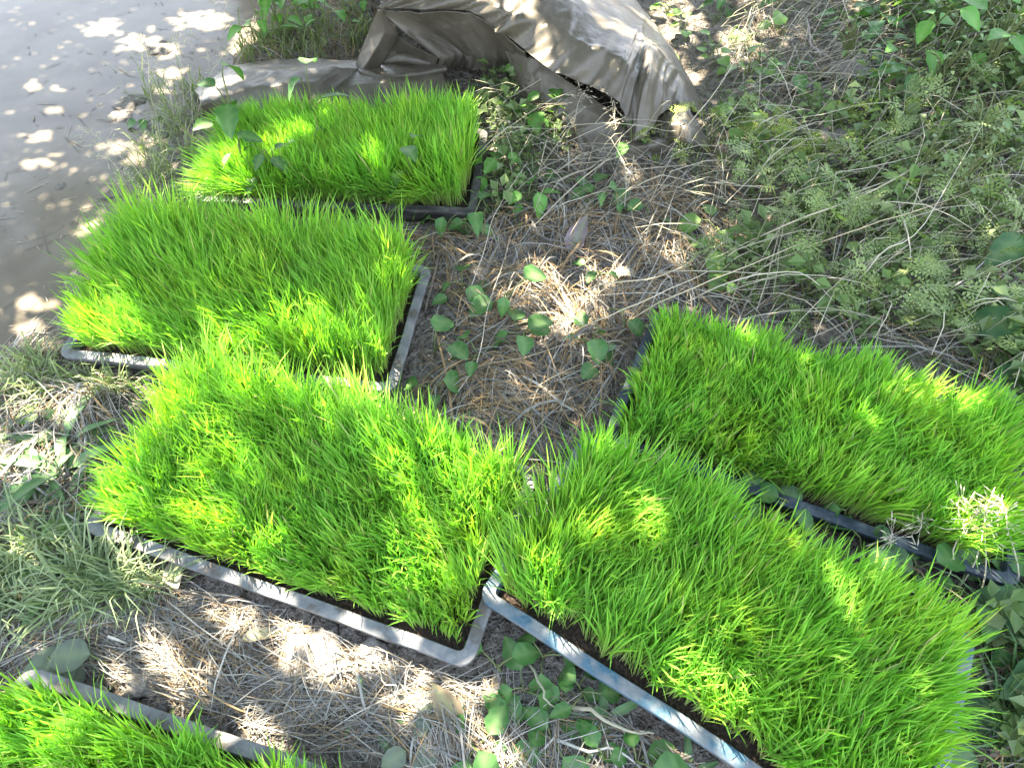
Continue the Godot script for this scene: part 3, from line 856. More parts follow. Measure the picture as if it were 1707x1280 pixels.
func build_litter():
	var pale := Color(0.46, 0.42, 0.34)
	var tan_ := Color(0.40, 0.33, 0.20)
	var lab := "long thin dry grass stalk leaning over the weedy bank"
	var grp := "long dry stalks over the weedy bank"
	for s in [
		[Vector3(0.423, 0.000, -1.009), Vector3(0.532, 0.105, -0.973), Vector3(0.695, 0.125, -1.044), Vector3(0.985, 0.105, -1.268)],
		[Vector3(0.579, 0.000, -1.087), Vector3(0.719, 0.115, -1.069), Vector3(0.973, 0.115, -1.222)],
		[Vector3(0.618, 0.000, -0.849), Vector3(0.647, 0.135, -0.845), Vector3(0.742, 0.155, -0.917), Vector3(0.977, 0.155, -1.227)],
		[Vector3(0.345, 0.000, -1.304), Vector3(0.403, 0.135, -1.293), Vector3(0.506, 0.175, -1.455), Vector3(0.627, 0.175, -1.748)],
		[Vector3(0.545, 0.000, -1.621), Vector3(0.562, 0.115, -1.616), Vector3(0.694, 0.105, -1.934)],
		[Vector3(0.882, 0.000, -1.040), Vector3(0.887, 0.095, -0.961), Vector3(0.991, 0.085, -0.999)],
		[Vector3(0.894, 0.000, -1.023), Vector3(0.900, 0.085, -0.952), Vector3(0.987, 0.085, -0.976)],
		[Vector3(0.469, 0.000, -0.963), Vector3(0.605, 0.115, -0.923), Vector3(0.797, 0.115, -1.008), Vector3(1.036, 0.095, -1.139)],
		[Vector3(0.333, 0.000, -0.865), Vector3(0.402, 0.095, -0.827), Vector3(0.509, 0.105, -0.839), Vector3(0.574, 0.075, -0.802)],
		[Vector3(0.200, 0.000, -0.811), Vector3(0.291, 0.095, -0.797), Vector3(0.423, 0.115, -0.852), Vector3(0.609, 0.085, -0.974)],
		[Vector3(0.096, 0.000, -0.782), Vector3(0.194, 0.085, -0.764), Vector3(0.350, 0.105, -0.844)],
		[Vector3(0.090, 0.000, -0.889), Vector3(0.168, 0.085, -0.825), Vector3(0.268, 0.085, -0.849), Vector3(0.346, 0.075, -0.910)],
		[Vector3(0.564, 0.000, -1.162), Vector3(0.654, 0.095, -1.061), Vector3(0.794, 0.095, -1.119), Vector3(1.100, 0.085, -1.237)],
		[Vector3(0.858, 0.000, -1.247), Vector3(0.735, 0.115, -0.948), Vector3(0.726, 0.105, -0.878)],
		[Vector3(0.462, 0.000, -1.183), Vector3(0.580, 0.085, -1.083), Vector3(0.707, 0.085, -1.064)]]:
		stalk("dry_stalk", s, rf(0.0012, 0.0020), pale.lerp(tan_, rng.randf()), lab, "stalk", grp, 0)
	lab = "pale dry grass stalk lying in the straw between the trays"
	grp = "dry stalks in the straw between the trays"
	for s in [
		[Vector3(-0.120, 0.000, -0.596), Vector3(-0.065, 0.050, -0.686), Vector3(-0.047, 0.050, -0.796), Vector3(-0.004, 0.050, -0.988)],
		[Vector3(-0.115, 0.000, -0.782), Vector3(-0.062, 0.050, -0.937), Vector3(-0.029, 0.060, -1.087), Vector3(0.034, 0.070, -1.215)],
		[Vector3(-0.029, 0.000, -0.991), Vector3(0.086, 0.030, -0.845), Vector3(0.199, 0.020, -0.723)],
		[Vector3(-0.173, 0.000, -0.671), Vector3(-0.014, 0.030, -0.701), Vector3(0.171, 0.020, -0.765)],
		[Vector3(0.007, 0.000, -0.572), Vector3(0.058, 0.030, -0.649), Vector3(0.145, 0.020, -0.709)],
		[Vector3(0.034, 0.000, -1.083), Vector3(0.136, 0.040, -1.132), Vector3(0.294, 0.040, -1.172)],
		[Vector3(0.269, 0.000, -1.247), Vector3(0.256, 0.030, -1.048), Vector3(0.273, 0.030, -0.941)],
		[Vector3(-0.071, 0.000, -0.782), Vector3(0.029, 0.030, -0.785), Vector3(0.163, 0.020, -0.808)],
		[Vector3(-0.096, 0.000, -0.620), Vector3(0.007, 0.020, -0.617), Vector3(0.099, 0.020, -0.641)]]:
		stalk("dry_stalk", s, rf(0.0010, 0.0017), pale.lerp(tan_, rng.randf()), lab, "stalk", grp, 0)
	lab = "pale dry grass stalk lying in the grey straw before the long grey rim"
	grp = "dry stalks in the strip of grey straw"
	for s in [
		[Vector3(-0.545, 0.000, -0.328), Vector3(-0.439, 0.030, -0.259), Vector3(-0.340, 0.020, -0.201)],
		[Vector3(-0.418, 0.000, -0.244), Vector3(-0.375, 0.020, -0.194), Vector3(-0.301, 0.010, -0.188)],
		[Vector3(-0.361, 0.000, -0.198), Vector3(-0.256, 0.020, -0.172), Vector3(-0.131, 0.020, -0.151), Vector3(-0.025, 0.010, -0.106)],
		[Vector3(-0.282, 0.000, -0.120), Vector3(-0.241, 0.030, -0.184), Vector3(-0.239, 0.030, -0.221)],
		[Vector3(-0.173, 0.000, -0.220), Vector3(-0.086, 0.030, -0.163), Vector3(-0.017, 0.020, -0.124)],
		[Vector3(-0.712, 0.000, -0.285), Vector3(-0.626, 0.030, -0.300), Vector3(-0.572, 0.030, -0.313)],
		[Vector3(-0.338, 0.000, -0.165), Vector3(-0.227, 0.030, -0.193), Vector3(-0.128, 0.020, -0.201)],
		[Vector3(-0.197, 0.000, -0.107), Vector3(-0.111, 0.020, -0.092), Vector3(-0.010, 0.010, -0.098)],
		[Vector3(-0.180, 0.000, -0.213), Vector3(-0.158, 0.040, -0.182), Vector3(-0.141, 0.020, -0.157)]]:
		stalk("dry_stalk", s, rf(0.0010, 0.0017), pale.lerp(Color(0.34, 0.31, 0.26), rng.randf()), lab, "stalk", grp, 0)
	# seed heads
	lab = "fine grass stalk with loose pale seed head at the water's edge"
	grp = "seeding grass at the water's edge"
	for s in [
		[Vector3(-0.793, 0.000, -1.755), Vector3(-0.731, 0.120, -1.697), Vector3(-0.689, 0.220, -1.694)], [Vector3(-0.847, 0.000, -1.542), Vector3(-0.791, 0.120, -1.521), Vector3(-0.754, 0.200, -1.556)],
		[Vector3(-0.804, 0.000, -1.488), Vector3(-0.758, 0.120, -1.467), Vector3(-0.772, 0.200, -1.500)], [Vector3(-0.863, 0.000, -1.411), Vector3(-0.817, 0.120, -1.390), Vector3(-0.795, 0.200, -1.419)],
		[Vector3(-0.866, 0.000, -1.515), Vector3(-0.846, 0.100, -1.531), Vector3(-0.900, 0.160, -1.583)], [Vector3(-0.778, 0.000, -1.462), Vector3(-0.727, 0.100, -1.450), Vector3(-0.650, 0.180, -1.472)],
		[Vector3(-0.799, 0.000, -1.183), Vector3(-0.820, 0.080, -1.201), Vector3(-0.918, 0.120, -1.260)], [Vector3(-0.840, 0.000, -1.247), Vector3(-0.848, 0.060, -1.197), Vector3(-0.887, 0.100, -1.236)],
		[Vector3(-0.785, 0.000, -1.204), Vector3(-0.787, 0.050, -1.139), Vector3(-0.811, 0.100, -1.132)]]:
		stalk("seed_grass", s, 0.0009, Color(0.40, 0.38, 0.26), lab, "grass", grp, 26)
	lab = "bent dry grass with ragged pale seed head beside the canvas tarp"
	grp = "seeding grass beside the canvas tarp"
	for s in [
		[Vector3(-0.080, 0.000, -1.488), Vector3(0.024, 0.080, -1.486), Vector3(0.115, 0.120, -1.488), Vector3(0.226, 0.160, -1.450)],
		[Vector3(0.039, 0.000, -1.449), Vector3(0.108, 0.080, -1.434), Vector3(0.184, 0.120, -1.467)],
		[Vector3(0.124, 0.000, -1.362), Vector3(0.146, 0.090, -1.367), Vector3(0.165, 0.130, -1.397)],
		[Vector3(0.009, 0.000, -1.183), Vector3(-0.005, 0.080, -1.244), Vector3(-0.031, 0.120, -1.341)],
		[Vector3(0.210, 0.000, -1.362), Vector3(0.236, 0.100, -1.327), Vector3(0.225, 0.120, -1.378), Vector3(0.230, 0.100, -1.292)],
		[Vector3(-0.022, 0.000, -1.749), Vector3(-0.005, 0.100, -1.677), Vector3(-0.013, 0.140, -1.686)]]:
		stalk("seed_grass", s, 0.0010, Color(0.42, 0.38, 0.28), lab, "grass", grp, 22)
	lab = "bleached dry grass with tangled seed head at the end of the dark blue tray"
	grp = "bleached grass at the end of the dark blue tray"
	for s in [
		[Vector3(0.600, 0.000, -0.293), Vector3(0.615, 0.060, -0.340), Vector3(0.640, 0.100, -0.384)], [Vector3(0.664, 0.000, -0.285), Vector3(0.649, 0.070, -0.336), Vector3(0.644, 0.110, -0.388)],
		[Vector3(0.735, 0.000, -0.328), Vector3(0.694, 0.060, -0.357), Vector3(0.660, 0.100, -0.393)], [Vector3(0.639, 0.000, -0.306), Vector3(0.637, 0.080, -0.349), Vector3(0.622, 0.100, -0.402)],
		[Vector3(0.535, 0.000, -0.328), Vector3(0.527, 0.050, -0.348), Vector3(0.531, 0.070, -0.362)], [Vector3(0.585, 0.000, -0.345), Vector3(0.574, 0.050, -0.362), Vector3(0.576, 0.080, -0.385)],
		[Vector3(0.719, 0.000, -0.293), Vector3(0.678, 0.080, -0.332), Vector3(0.664, 0.120, -0.393)]]:
		stalk("bleached_grass", s, 0.0014, Color(0.46, 0.41, 0.30), lab, "grass", grp, 22)
	# twigs
	stalk("twig", [Vector3(0.728, 0.000, -0.831), Vector3(0.768, 0.040, -0.828), Vector3(0.829, 0.060, -0.854), Vector3(0.898, 0.070, -0.912)], 0.0034, Color(0.38, 0.36, 0.33), "pale bare forked twig beside the large round leaf", "twig", "", 0, "bark")
	stalk("twig", [Vector3(0.850, 0.000, -1.742), Vector3(0.810, 0.050, -1.762), Vector3(0.794, 0.090, -1.820)], 0.0046, Color(0.30, 0.27, 0.25), "stiff grey upright twig among dead stems on the bank", "twig", "", 0, "bark")
	stalk("twig", [Vector3(0.860, 0.000, -1.881), Vector3(0.866, 0.050, -1.866), Vector3(0.949, 0.070, -1.850), Vector3(1.013, 0.050, -1.859)], 0.0034, Color(0.36, 0.33, 0.28), "curved pale twig arching beside the grey upright twig", "twig", "", 0, "bark")
	stalk("twig", [Vector3(0.056, 0.000, -0.160), Vector3(0.098, 0.030, -0.141), Vector3(0.137, 0.030, -0.128), Vector3(0.175, 0.020, -0.123)], 0.0036, Color(0.26, 0.24, 0.17), "brown green twig running under the dusty blue rim", "twig", "", 0, "bark")
	stalk("twig", [Vector3(0.013, 0.000, -0.224), Vector3(0.035, 0.030, -0.177), Vector3(0.056, 0.020, -0.151)], 0.0024, Color(0.24, 0.24, 0.16), "thin brown twig leading down from the tray corner", "twig", "", 0, "bark")
	stalk("twig", [Vector3(0.005, 0.000, -0.130), Vector3(0.078, 0.020, -0.112), Vector3(0.136, 0.020, -0.101), Vector3(0.159, 0.020, -0.079)], 0.0028, Color(0.36, 0.34, 0.29), "pale twig lying across the weeds under the dusty blue rim", "twig", "", 0, "bark")
	stalk("twig", [Vector3(-0.963, -0.030, -1.224), Vector3(-0.920, -0.030, -1.219), Vector3(-0.855, -0.030, -1.230)], 0.003, Color(0.08, 0.075, 0.07), "dark twig floating flat on the muddy water", "twig", "", 0, "bark")
	# fallen leaves
	fallen_leaf(Vector3(-0.062, 0.000, -0.135), 0.9, 0.058, 0.036, Color(0.27, 0.20, 0.12), "curled tan dead leaf on the grey straw", Vector3(0.35, 0, 0.5))
	fallen_leaf(Vector3(0.125, 0.000, -1.000), -0.35, 0.085, 0.045, Color(0.19, 0.15, 0.165), "purplish grey dead leaf standing in the straw between the trays", Vector3(0.95, 0, 0.25))
	fallen_leaf(Vector3(0.200, 0.000, -0.942), -1.5, 0.075, 0.035, Color(0.55, 0.52, 0.43), "bleached white dead leaf on the straw between the trays", Vector3(0.1, 0, 0.2))
	fallen_leaf(Vector3(0.880, 0.000, -1.584), -1.2, 0.085, 0.05, Color(0.16, 0.17, 0.145), "grey withered leaf on the dead stems of the bank", Vector3(0.15, 0, 0.2))
	fallen_leaf(Vector3(0.729, 0.000, -1.542), 0.9, 0.06, 0.035, Color(0.22, 0.20, 0.17), "brown grey withered leaf under the grey upright twig", Vector3(0.1, 0, -0.2))
	fallen_leaf(Vector3(-0.367, 0.000, -0.236), -1.3, 0.06, 0.018, Color(0.40, 0.33, 0.2), "narrow yellowish dead leaf below the long grey rim", Vector3(0.1, 0, 0.1))
	fallen_leaf(Vector3(-0.474, 0.000, -0.306), 0.4, 0.06, 0.03, Color(0.42, 0.36, 0.26), "broad pale dead leaf in sun below the long grey rim", Vector3(0.2, 0, 0.2))
	# clods
	for q in [[Vector3(0.758, 0.000, -1.350), 0.065], [Vector3(0.819, 0.000, -1.387), 0.04], [Vector3(0.854, 0.000, -1.627), 0.05], [Vector3(0.895, 0.000, -1.687), 0.035]]:
		clod(q[0], q[1], 0.55, "lump of grey dried mud among weeds on the bank", "grey mud lumps on the bank")
	for q in [[Vector3(-0.286, 0.000, -0.220), 0.035], [Vector3(-0.247, 0.000, -0.202), 0.03], [Vector3(-0.256, 0.000, -0.236), 0.024], [Vector3(-0.296, 0.000, -0.190), 0.022], [Vector3(-0.190, 0.000, -0.224), 0.02], [Vector3(-0.485, 0.000, -0.187), 0.026]]:
		clod(q[0], q[1], 0.5, "lump of dry pale soil in the strip of grey straw", "soil lumps in the strip of grey straw")
	for q in [[Vector3(-1.022, 0.000, -1.627), 0.04], [Vector3(-1.023, 0.000, -1.564), 0.03], [Vector3(-1.029, 0.000, -1.916), 0.04], [Vector3(-0.940, 0.000, -1.502), 0.025], [Vector3(-0.901, 0.000, -1.475), 0.03], [Vector3(-0.811, 0.000, -1.374), 0.03], [Vector3(-1.062, 0.000, -1.270), 0.013]]:
		clod(q[0], q[1], 0.25, "flat lump of mud breaking the surface of the water", "mud lumps in the water")


# ---------------------------------------------------------------- plants
func build_plants():
	put_weeds("round_leaf_weed", "round", [Vector3(-0.098, 0.000, -0.889), Vector3(-0.144, 0.000, -0.739), Vector3(-0.058, 0.000, -0.718), Vector3(-0.016, 0.000, -0.842), Vector3(0.018, 0.000, -0.767), Vector3(0.133, 0.000, -0.739), Vector3(0.174, 0.000, -0.711), Vector3(0.208, 0.000, -0.782), Vector3(-0.136, 0.000, -0.639), Vector3(-0.138, 0.000, -1.073), Vector3(-0.093, 0.000, -1.045), Vector3(-0.182, 0.000, -1.098), Vector3(0.103, 0.000, -1.204), Vector3(0.182, 0.000, -1.183), Vector3(0.291, 0.000, -1.093), Vector3(0.163, 0.000, -0.930), Vector3(0.192, 0.000, -1.142)], Vector2i(2, 5), 0.05, 0.045, "low round-leaved green weed", "round-leaved weeds between the trays", 1.05)
	put_weeds("round_leaf_weed", "pale_round", [Vector3(0.429, 0.000, -1.073), Vector3(0.423, 0.000, -0.973), Vector3(0.424, 0.000, -0.905), Vector3(0.657, 0.000, -1.687), Vector3(0.666, 0.000, -1.830), Vector3(0.579, 0.000, -1.671), Vector3(0.539, 0.000, -1.717), Vector3(0.675, 0.000, -1.671), Vector3(0.571, 0.000, -1.502), Vector3(0.540, 0.000, -1.424), Vector3(0.460, 0.000, -2.025), Vector3(0.497, 0.000, -1.864), Vector3(0.405, 0.000, -1.749), Vector3(0.766, 0.000, -1.881)], Vector2i(3, 6), 0.06, 0.05, "light green round-leaved weed", "light green round-leaved weeds beside the tarp")
	put_weeds("vine_leaf_weed", "bright_ovate", [Vector3(0.060, 0.000, -1.764), Vector3(0.147, 0.000, -1.687), Vector3(0.018, 0.000, -1.627), Vector3(0.107, 0.000, -1.488), Vector3(0.281, 0.000, -1.334), Vector3(0.022, 0.000, -1.152), Vector3(-0.018, 0.000, -1.226), Vector3(0.053, 0.000, -1.411)], Vector2i(3, 6), 0.08, 0.05, "bright leafy weed", "leafy weeds against the tarp")
	put_weeds("vine_leaf_weed", "ovate", [Vector3(-0.641, 0.000, -1.327), Vector3(-0.592, 0.000, -1.194), Vector3(-0.458, 0.000, -1.334), Vector3(-0.434, 0.000, -1.236), Vector3(-0.512, 0.000, -1.183), Vector3(-0.202, 0.000, -1.152)], Vector2i(4, 6), 0.19, 0.05, "leafy weed among seedlings", "leafy weeds among the rice seedlings")
	put_weeds("leafy_weed", "bright_ovate", [Vector3(1.109, 0.000, -1.881), Vector3(1.007, 0.000, -1.627), Vector3(1.181, 0.000, -1.847), Vector3(1.324, 0.000, -1.988), Vector3(1.349, 0.000, -1.881), Vector3(1.267, 0.000, -1.749), Vector3(1.133, 0.000, -1.556), Vector3(1.482, 0.000, -2.025), Vector3(1.420, 0.000, -1.813), Vector3(1.480, 0.000, -2.102), Vector3(1.082, 0.000, -2.063), Vector3(1.324, 0.000, -2.102), Vector3(1.332, 0.000, -1.657), Vector3(1.502, 0.000, -1.916), Vector3(1.496, 0.000, -2.225), Vector3(1.630, 0.000, -2.268)], Vector2i(6, 9), 0.11, 0.06, "upright bright green weed", "upright leafy weeds on the bank", 1.5)
	put_weeds("leafy_weed", "ovate", [Vector3(0.625, 0.000, -2.044), Vector3(0.770, 0.000, -1.969), Vector3(0.925, 0.000, -1.898), Vector3(0.973, 0.000, -1.830), Vector3(0.974, 0.000, -1.781), Vector3(0.911, 0.000, -2.102), Vector3(1.187, 0.000, -2.102), Vector3(0.944, 0.000, -1.687), Vector3(0.925, 0.000, -1.488), Vector3(0.713, 0.000, -1.598)], Vector2i(4, 7), 0.07, 0.05, "dark green leafy weed", "dark leafy weeds on the bank")
	put_weeds("feathery_weed", "lime_frond", [Vector3(0.654, 0.000, -1.362), Vector3(0.602, 0.000, -1.387), Vector3(0.603, 0.000, -1.270), Vector3(0.854, 0.000, -1.362), Vector3(0.682, 0.000, -1.112), Vector3(0.765, 0.000, -1.304), Vector3(0.666, 0.000, -1.247), Vector3(0.351, 0.000, -1.350), Vector3(0.465, 0.000, -1.350)], Vector2i(8, 12), 0.08, 0.06, "yellow green feathery weed", "yellow green feathery weeds")
	put_weeds("feathery_weed", "frond", [Vector3(0.713, 0.000, -1.045), Vector3(0.728, 0.000, -0.973), Vector3(0.845, 0.000, -1.132), Vector3(0.963, 0.000, -1.236), Vector3(0.997, 0.000, -1.122), Vector3(1.102, 0.000, -1.226), Vector3(0.777, 0.000, -0.939), Vector3(0.865, 0.000, -0.982), Vector3(0.603, 0.000, -0.964), Vector3(0.928, 0.000, -1.000), Vector3(1.018, 0.000, -1.036), Vector3(1.002, 0.000, -1.411), Vector3(0.873, 0.000, -1.292), Vector3(1.055, 0.000, -1.362), Vector3(1.147, 0.000, -1.411), Vector3(1.201, 0.000, -1.339), Vector3(1.111, 0.000, -1.142), Vector3(0.644, 0.000, -0.939), Vector3(0.537, 0.000, -1.045), Vector3(0.765, 0.000, -0.842), Vector3(1.020, 0.000, -0.973), Vector3(0.449, 0.000, -0.922), Vector3(0.512, 0.000, -0.889), Vector3(0.567, 0.000, -0.873), Vector3(0.630, 0.000, -0.849), Vector3(0.691, 0.000, -0.826), Vector3(0.761, 0.000, -0.799), Vector3(0.820, 0.000, -0.779), Vector3(0.865, 0.000, -0.753), Vector3(0.783, 0.000, -1.142), Vector3(0.935, 0.000, -1.270), Vector3(1.073, 0.000, -1.270), Vector3(0.945, 0.000, -1.122), Vector3(0.597, 0.000, -1.083), Vector3(0.789, 0.000, -1.045), Vector3(1.232, 0.000, -1.437), Vector3(0.529, 0.000, -1.183), Vector3(0.783, 0.000, -1.226), Vector3(0.930, 0.000, -0.905), Vector3(0.853, 0.000, -0.889)], Vector2i(6, 10), 0.10, 0.07, "dark green feathery weed", "dark feathery weeds", 1.15)
	put_weeds("small_leaf_weed", "small", [Vector3(1.201, 0.000, -1.687), Vector3(1.190, 0.000, -1.584), Vector3(1.271, 0.000, -1.627), Vector3(1.271, 0.000, -1.515), Vector3(1.071, 0.000, -1.515), Vector3(1.008, 0.000, -1.488), Vector3(1.184, 0.000, -1.462), Vector3(1.181, 0.000, -1.717), Vector3(1.082, 0.000, -1.627), Vector3(1.135, 0.000, -1.488), Vector3(0.858, 0.000, -1.642), Vector3(0.829, 0.000, -1.162), Vector3(0.884, 0.000, -1.064), Vector3(1.013, 0.000, -1.226)], Vector2i(18, 26), 0.13, 0.06, "pale tiny-leaved weed with fine stems", "tiny-leaved weeds on the bank", 1.1)
	put_weeds("broad_leaf_weed", "large", [Vector3(0.967, 0.000, -0.922), Vector3(0.954, 0.000, -0.826), Vector3(0.931, 0.000, -0.753)], Vector2i(2, 3), 0.09, 0.05, "large dark-leaved weed", "large-leaved weeds by the dark blue tray")
	put_weeds("broad_leaf_weed", "large", [Vector3(0.894, 0.000, -0.695), Vector3(0.895, 0.000, -0.608), Vector3(0.851, 0.000, -0.526)], Vector2i(4, 5), 0.11, 0.10, "large dark-leaved weed", "large-leaved weeds by the dark blue tray")
	put_weeds("broad_leaf_weed", "large", [Vector3(0.577, 0.000, -0.081), Vector3(0.691, 0.000, -0.198), Vector3(0.716, 0.000, -0.268), Vector3(0.638, 0.000, -0.134)], Vector2i(3, 4), 0.06, 0.07, "large dark-leaved weed", "large-leaved weeds by the dusty blue tray")
	put_weeds("round_leaf_weed", "round", [Vector3(0.515, 0.000, -0.368), Vector3(0.571, 0.000, -0.332), Vector3(0.340, 0.000, -0.483), Vector3(0.312, 0.000, -0.488), Vector3(0.368, 0.000, -0.483), Vector3(0.630, 0.000, -0.306), Vector3(0.683, 0.000, -0.328), Vector3(0.496, 0.000, -0.402), Vector3(0.403, 0.000, -0.431), Vector3(0.454, 0.000, -0.413), Vector3(0.690, 0.000, -0.306), Vector3(0.723, 0.000, -0.302), Vector3(0.664, 0.000, -0.345), Vector3(0.590, 0.000, -0.268), Vector3(0.663, 0.000, -0.244), Vector3(0.751, 0.000, -0.382)], Vector2i(3, 4), 0.05, 0.04, "round-leaved weed", "round-leaved weeds between the blue trays", 1.1)
	put_weeds("round_leaf_weed", "ovate", [Vector3(-0.011, 0.000, -0.190), Vector3(0.014, 0.000, -0.169), Vector3(0.047, 0.000, -0.124), Vector3(0.071, 0.000, -0.169), Vector3(0.088, 0.000, -0.183), Vector3(0.098, 0.000, -0.107), Vector3(0.120, 0.000, -0.094), Vector3(0.016, 0.000, -0.097), Vector3(-0.006, 0.000, -0.130), Vector3(0.153, 0.000, -0.094), Vector3(0.037, 0.000, -0.213), Vector3(-0.040, 0.000, -0.107)], Vector2i(3, 5), 0.04, 0.04, "low green leafy weed", "leafy weeds along the dusty blue rim", 0.75)
	put_weeds("clover_weed", "dusty", [Vector3(-0.104, 0.000, -0.114), Vector3(-0.122, 0.000, -0.107)], Vector2i(3, 3), 0.03, 0.02, "small dusty weed", "dusty weeds in the grey straw", 0.6)
	put_weeds("dusty_leaf_weed", "dusty", [Vector3(-0.589, 0.000, -0.240), Vector3(-0.616, 0.000, -0.213), Vector3(-0.544, 0.000, -0.205)], Vector2i(2, 2), 0.03, 0.03, "dusty grey-leaved weed", "dusty weeds by the pale grey tray", 1.0)
	put_weeds("blade_leaf_weed", "blade", [Vector3(-0.705, 0.000, -0.493), Vector3(-0.679, 0.000, -0.446), Vector3(-0.721, 0.000, -0.538), Vector3(-0.610, 0.000, -0.350), Vector3(-0.635, 0.000, -0.323), Vector3(-0.723, 0.000, -0.472)], Vector2i(6, 9), 0.03, 0.05, "green strap-leaved weed", "strap-leaved weeds by the grey tray", 0.95)
	put_weeds("blade_leaf_weed", "blade", [Vector3(-0.190, 0.000, -0.165), Vector3(-0.118, 0.000, -0.144), Vector3(-0.144, 0.000, -0.100), Vector3(0.217, 0.000, -0.081), Vector3(0.120, 0.000, -0.141)], Vector2i(3, 4), 0.02, 0.03, "low weed of narrow green blades", "narrow-bladed weeds in the grey straw", 0.5)
	put_weeds("leafy_weed", "bright_ovate", [Vector3(-0.648, 0.000, -2.006), Vector3(-0.573, 0.000, -1.933), Vector3(-0.640, 0.000, -1.864), Vector3(-0.694, 0.000, -1.813), Vector3(-0.446, 0.000, -2.025), Vector3(-0.503, 0.000, -1.881), Vector3(-0.714, 0.000, -2.063), Vector3(-0.646, 0.000, -2.183)], Vector2i(4, 7), 0.12, 0.06, "tall green leafy weed", "leafy weeds at the water's edge", 1.1)
	put_weeds("round_leaf_weed", "pale_round", [Vector3(-0.772, 0.000, -0.555), Vector3(-0.824, 0.000, -0.549), Vector3(-0.777, 0.000, -0.639), Vector3(-0.779, 0.000, -0.608), Vector3(-0.835, 0.000, -0.596), Vector3(-0.823, 0.000, -0.526), Vector3(-0.733, 0.000, -0.431), Vector3(-0.780, 0.000, -0.451), Vector3(-0.675, 0.000, -0.402), Vector3(-0.739, 0.000, -0.402), Vector3(-0.700, 0.000, -0.355)], Vector2i(3, 5), 0.03, 0.04, "yellow green weed", "yellow green weeds on the bank edge", 0.9)
	put_weeds("round_leaf_weed", "round", [Vector3(-0.937, 0.000, -1.515)], Vector2i(3, 3), 0.03, 0.03, "small green weed sprouting in the water", "", 0.8)
	# green grass: nobody could count it
	var mb := MB.new()
	rng.seed = 4242
	var zones := [[PackedVector2Array([Vector2(-0.830, -0.402), Vector2(-0.632, -0.382), Vector2(-0.454, -0.328), Vector2(-0.510, -0.285), Vector2(-0.586, -0.285), Vector2(-0.751, -0.244)]), 1100, 0.10, Color(0.20, 0.25, 0.12)],
		[PackedVector2Array([Vector2(-0.926, -0.725), Vector2(-0.812, -0.739), Vector2(-0.592, -0.698), Vector2(-0.680, -0.645), Vector2(-0.825, -0.596)]), 700, 0.07, Color(0.22, 0.27, 0.11)],
		[PackedVector2Array([Vector2(-1.003, -1.687), Vector2(-0.835, -1.717), Vector2(-0.757, -1.387), Vector2(-0.792, -1.162), Vector2(-0.859, -1.204)]), 420, 0.09, Color(0.22, 0.26, 0.12)],
		[PackedVector2Array([Vector2(-0.786, -1.916), Vector2(-0.387, -2.063), Vector2(-0.416, -1.749), Vector2(-0.761, -1.749)]), 500, 0.10, Color(0.17, 0.22, 0.07)],
		[PackedVector2Array([Vector2(-0.083, -1.570), Vector2(0.073, -1.627), Vector2(0.151, -1.339), Vector2(0.008, -1.083), Vector2(-0.056, -1.102)]), 500, 0.09, Color(0.09, 0.14, 0.05)],
		[PackedVector2Array([Vector2(0.667, -2.268), Vector2(1.727, -2.268), Vector2(0.936, -0.549), Vector2(0.788, -0.671), Vector2(0.343, -0.857), Vector2(0.421, -1.339)]), 2400, 0.07, Color(0.10, 0.15, 0.05)],
		[PackedVector2Array([Vector2(0.706, -0.382), Vector2(0.850, -0.382), Vector2(0.691, -0.075), Vector2(0.545, -0.075)]), 500, 0.10, Color(0.08, 0.15, 0.05)]]
	for zn in zones:
		var poly: PackedVector2Array = zn[0]
		var lo := poly[0]
		var hi := poly[0]
		for p in poly:
			lo = lo.min(p); hi = hi.max(p)
		var made := 0
		var tries := 0
		while made < zn[1] and tries < 20000:
			tries += 1
			var x := rf(lo.x, hi.x)
			var z := rf(lo.y, hi.y)
			if not inside(x, z, poly) or tray_dist(x, z) < 0.02: continue
			if nz(x, z, 8.0, 77) < -0.05: continue
			made += 1
			var y := maxf(ground_h(x, z), WATER) - 0.002
			var a := rng.randf() * TAU
			var l: float = zn[2] * rf(0.5, 1.4)
			var d := Vector3(cos(a), 0, sin(a)) * l * rf(0.3, 1.0)
			var b := Vector3(x, y, z)
			var hh := l * rf(0.3, 0.8)
			var w := rf(0.0014, 0.0034)
			var c: Color = Color(zn[3]) * rf(0.7, 1.25)
			mb.ribbon([b, b + d * 0.25 + Vector3(0, hh * 0.5, 0), b + d * 0.6 + Vector3(0, hh * 0.85, 0), b + d + Vector3(0, hh * 0.75, 0)], [w * 0.7, w, w * 0.8, 0.0], Vector3(-sin(a), rf(-0.4, 0.4), cos(a)), c, c * 1.1)
	solo("grass", mb.mesh(false), mats.leaf, "thin green wild grass scattered over the bank and water's edge", "grass", "", "stuff")
	# undergrowth between the weeds of the bank
	var sprig := MB.new()
	for k in 6:
		var a := k * 2.4
		var d := Vector3(cos(a), 0, sin(a))
		var b := d * 0.004 + Vector3(0, 0.004 + 0.006 * k, 0)
		var l := 0.014 + 0.004 * (k % 3)
		var sd := Vector3(-d.z, 0.12, d.x) * l * 0.36
		var v0 := sprig.pt(b, Color.WHITE)
		var v1 := sprig.pt(b + d * l * 0.45 + sd + Vector3(0, l * 0.3, 0), Color.WHITE)
		var v2 := sprig.pt(b + d * l + Vector3(0, l * 0.15, 0), Color.WHITE)
		var v3 := sprig.pt(b + d * l * 0.45 - sd + Vector3(0, l * 0.3, 0), Color.WHITE)
		sprig.tri(v0, v1, v2); sprig.tri(v0, v2, v3)
	sprig.ribbon([Vector3.ZERO, Vector3(0.002, 0.02, 0), Vector3(0, 0.036, 0.002)], [0.001, 0.001, 0.0], Vector3.RIGHT, Color.WHITE, Color.WHITE)
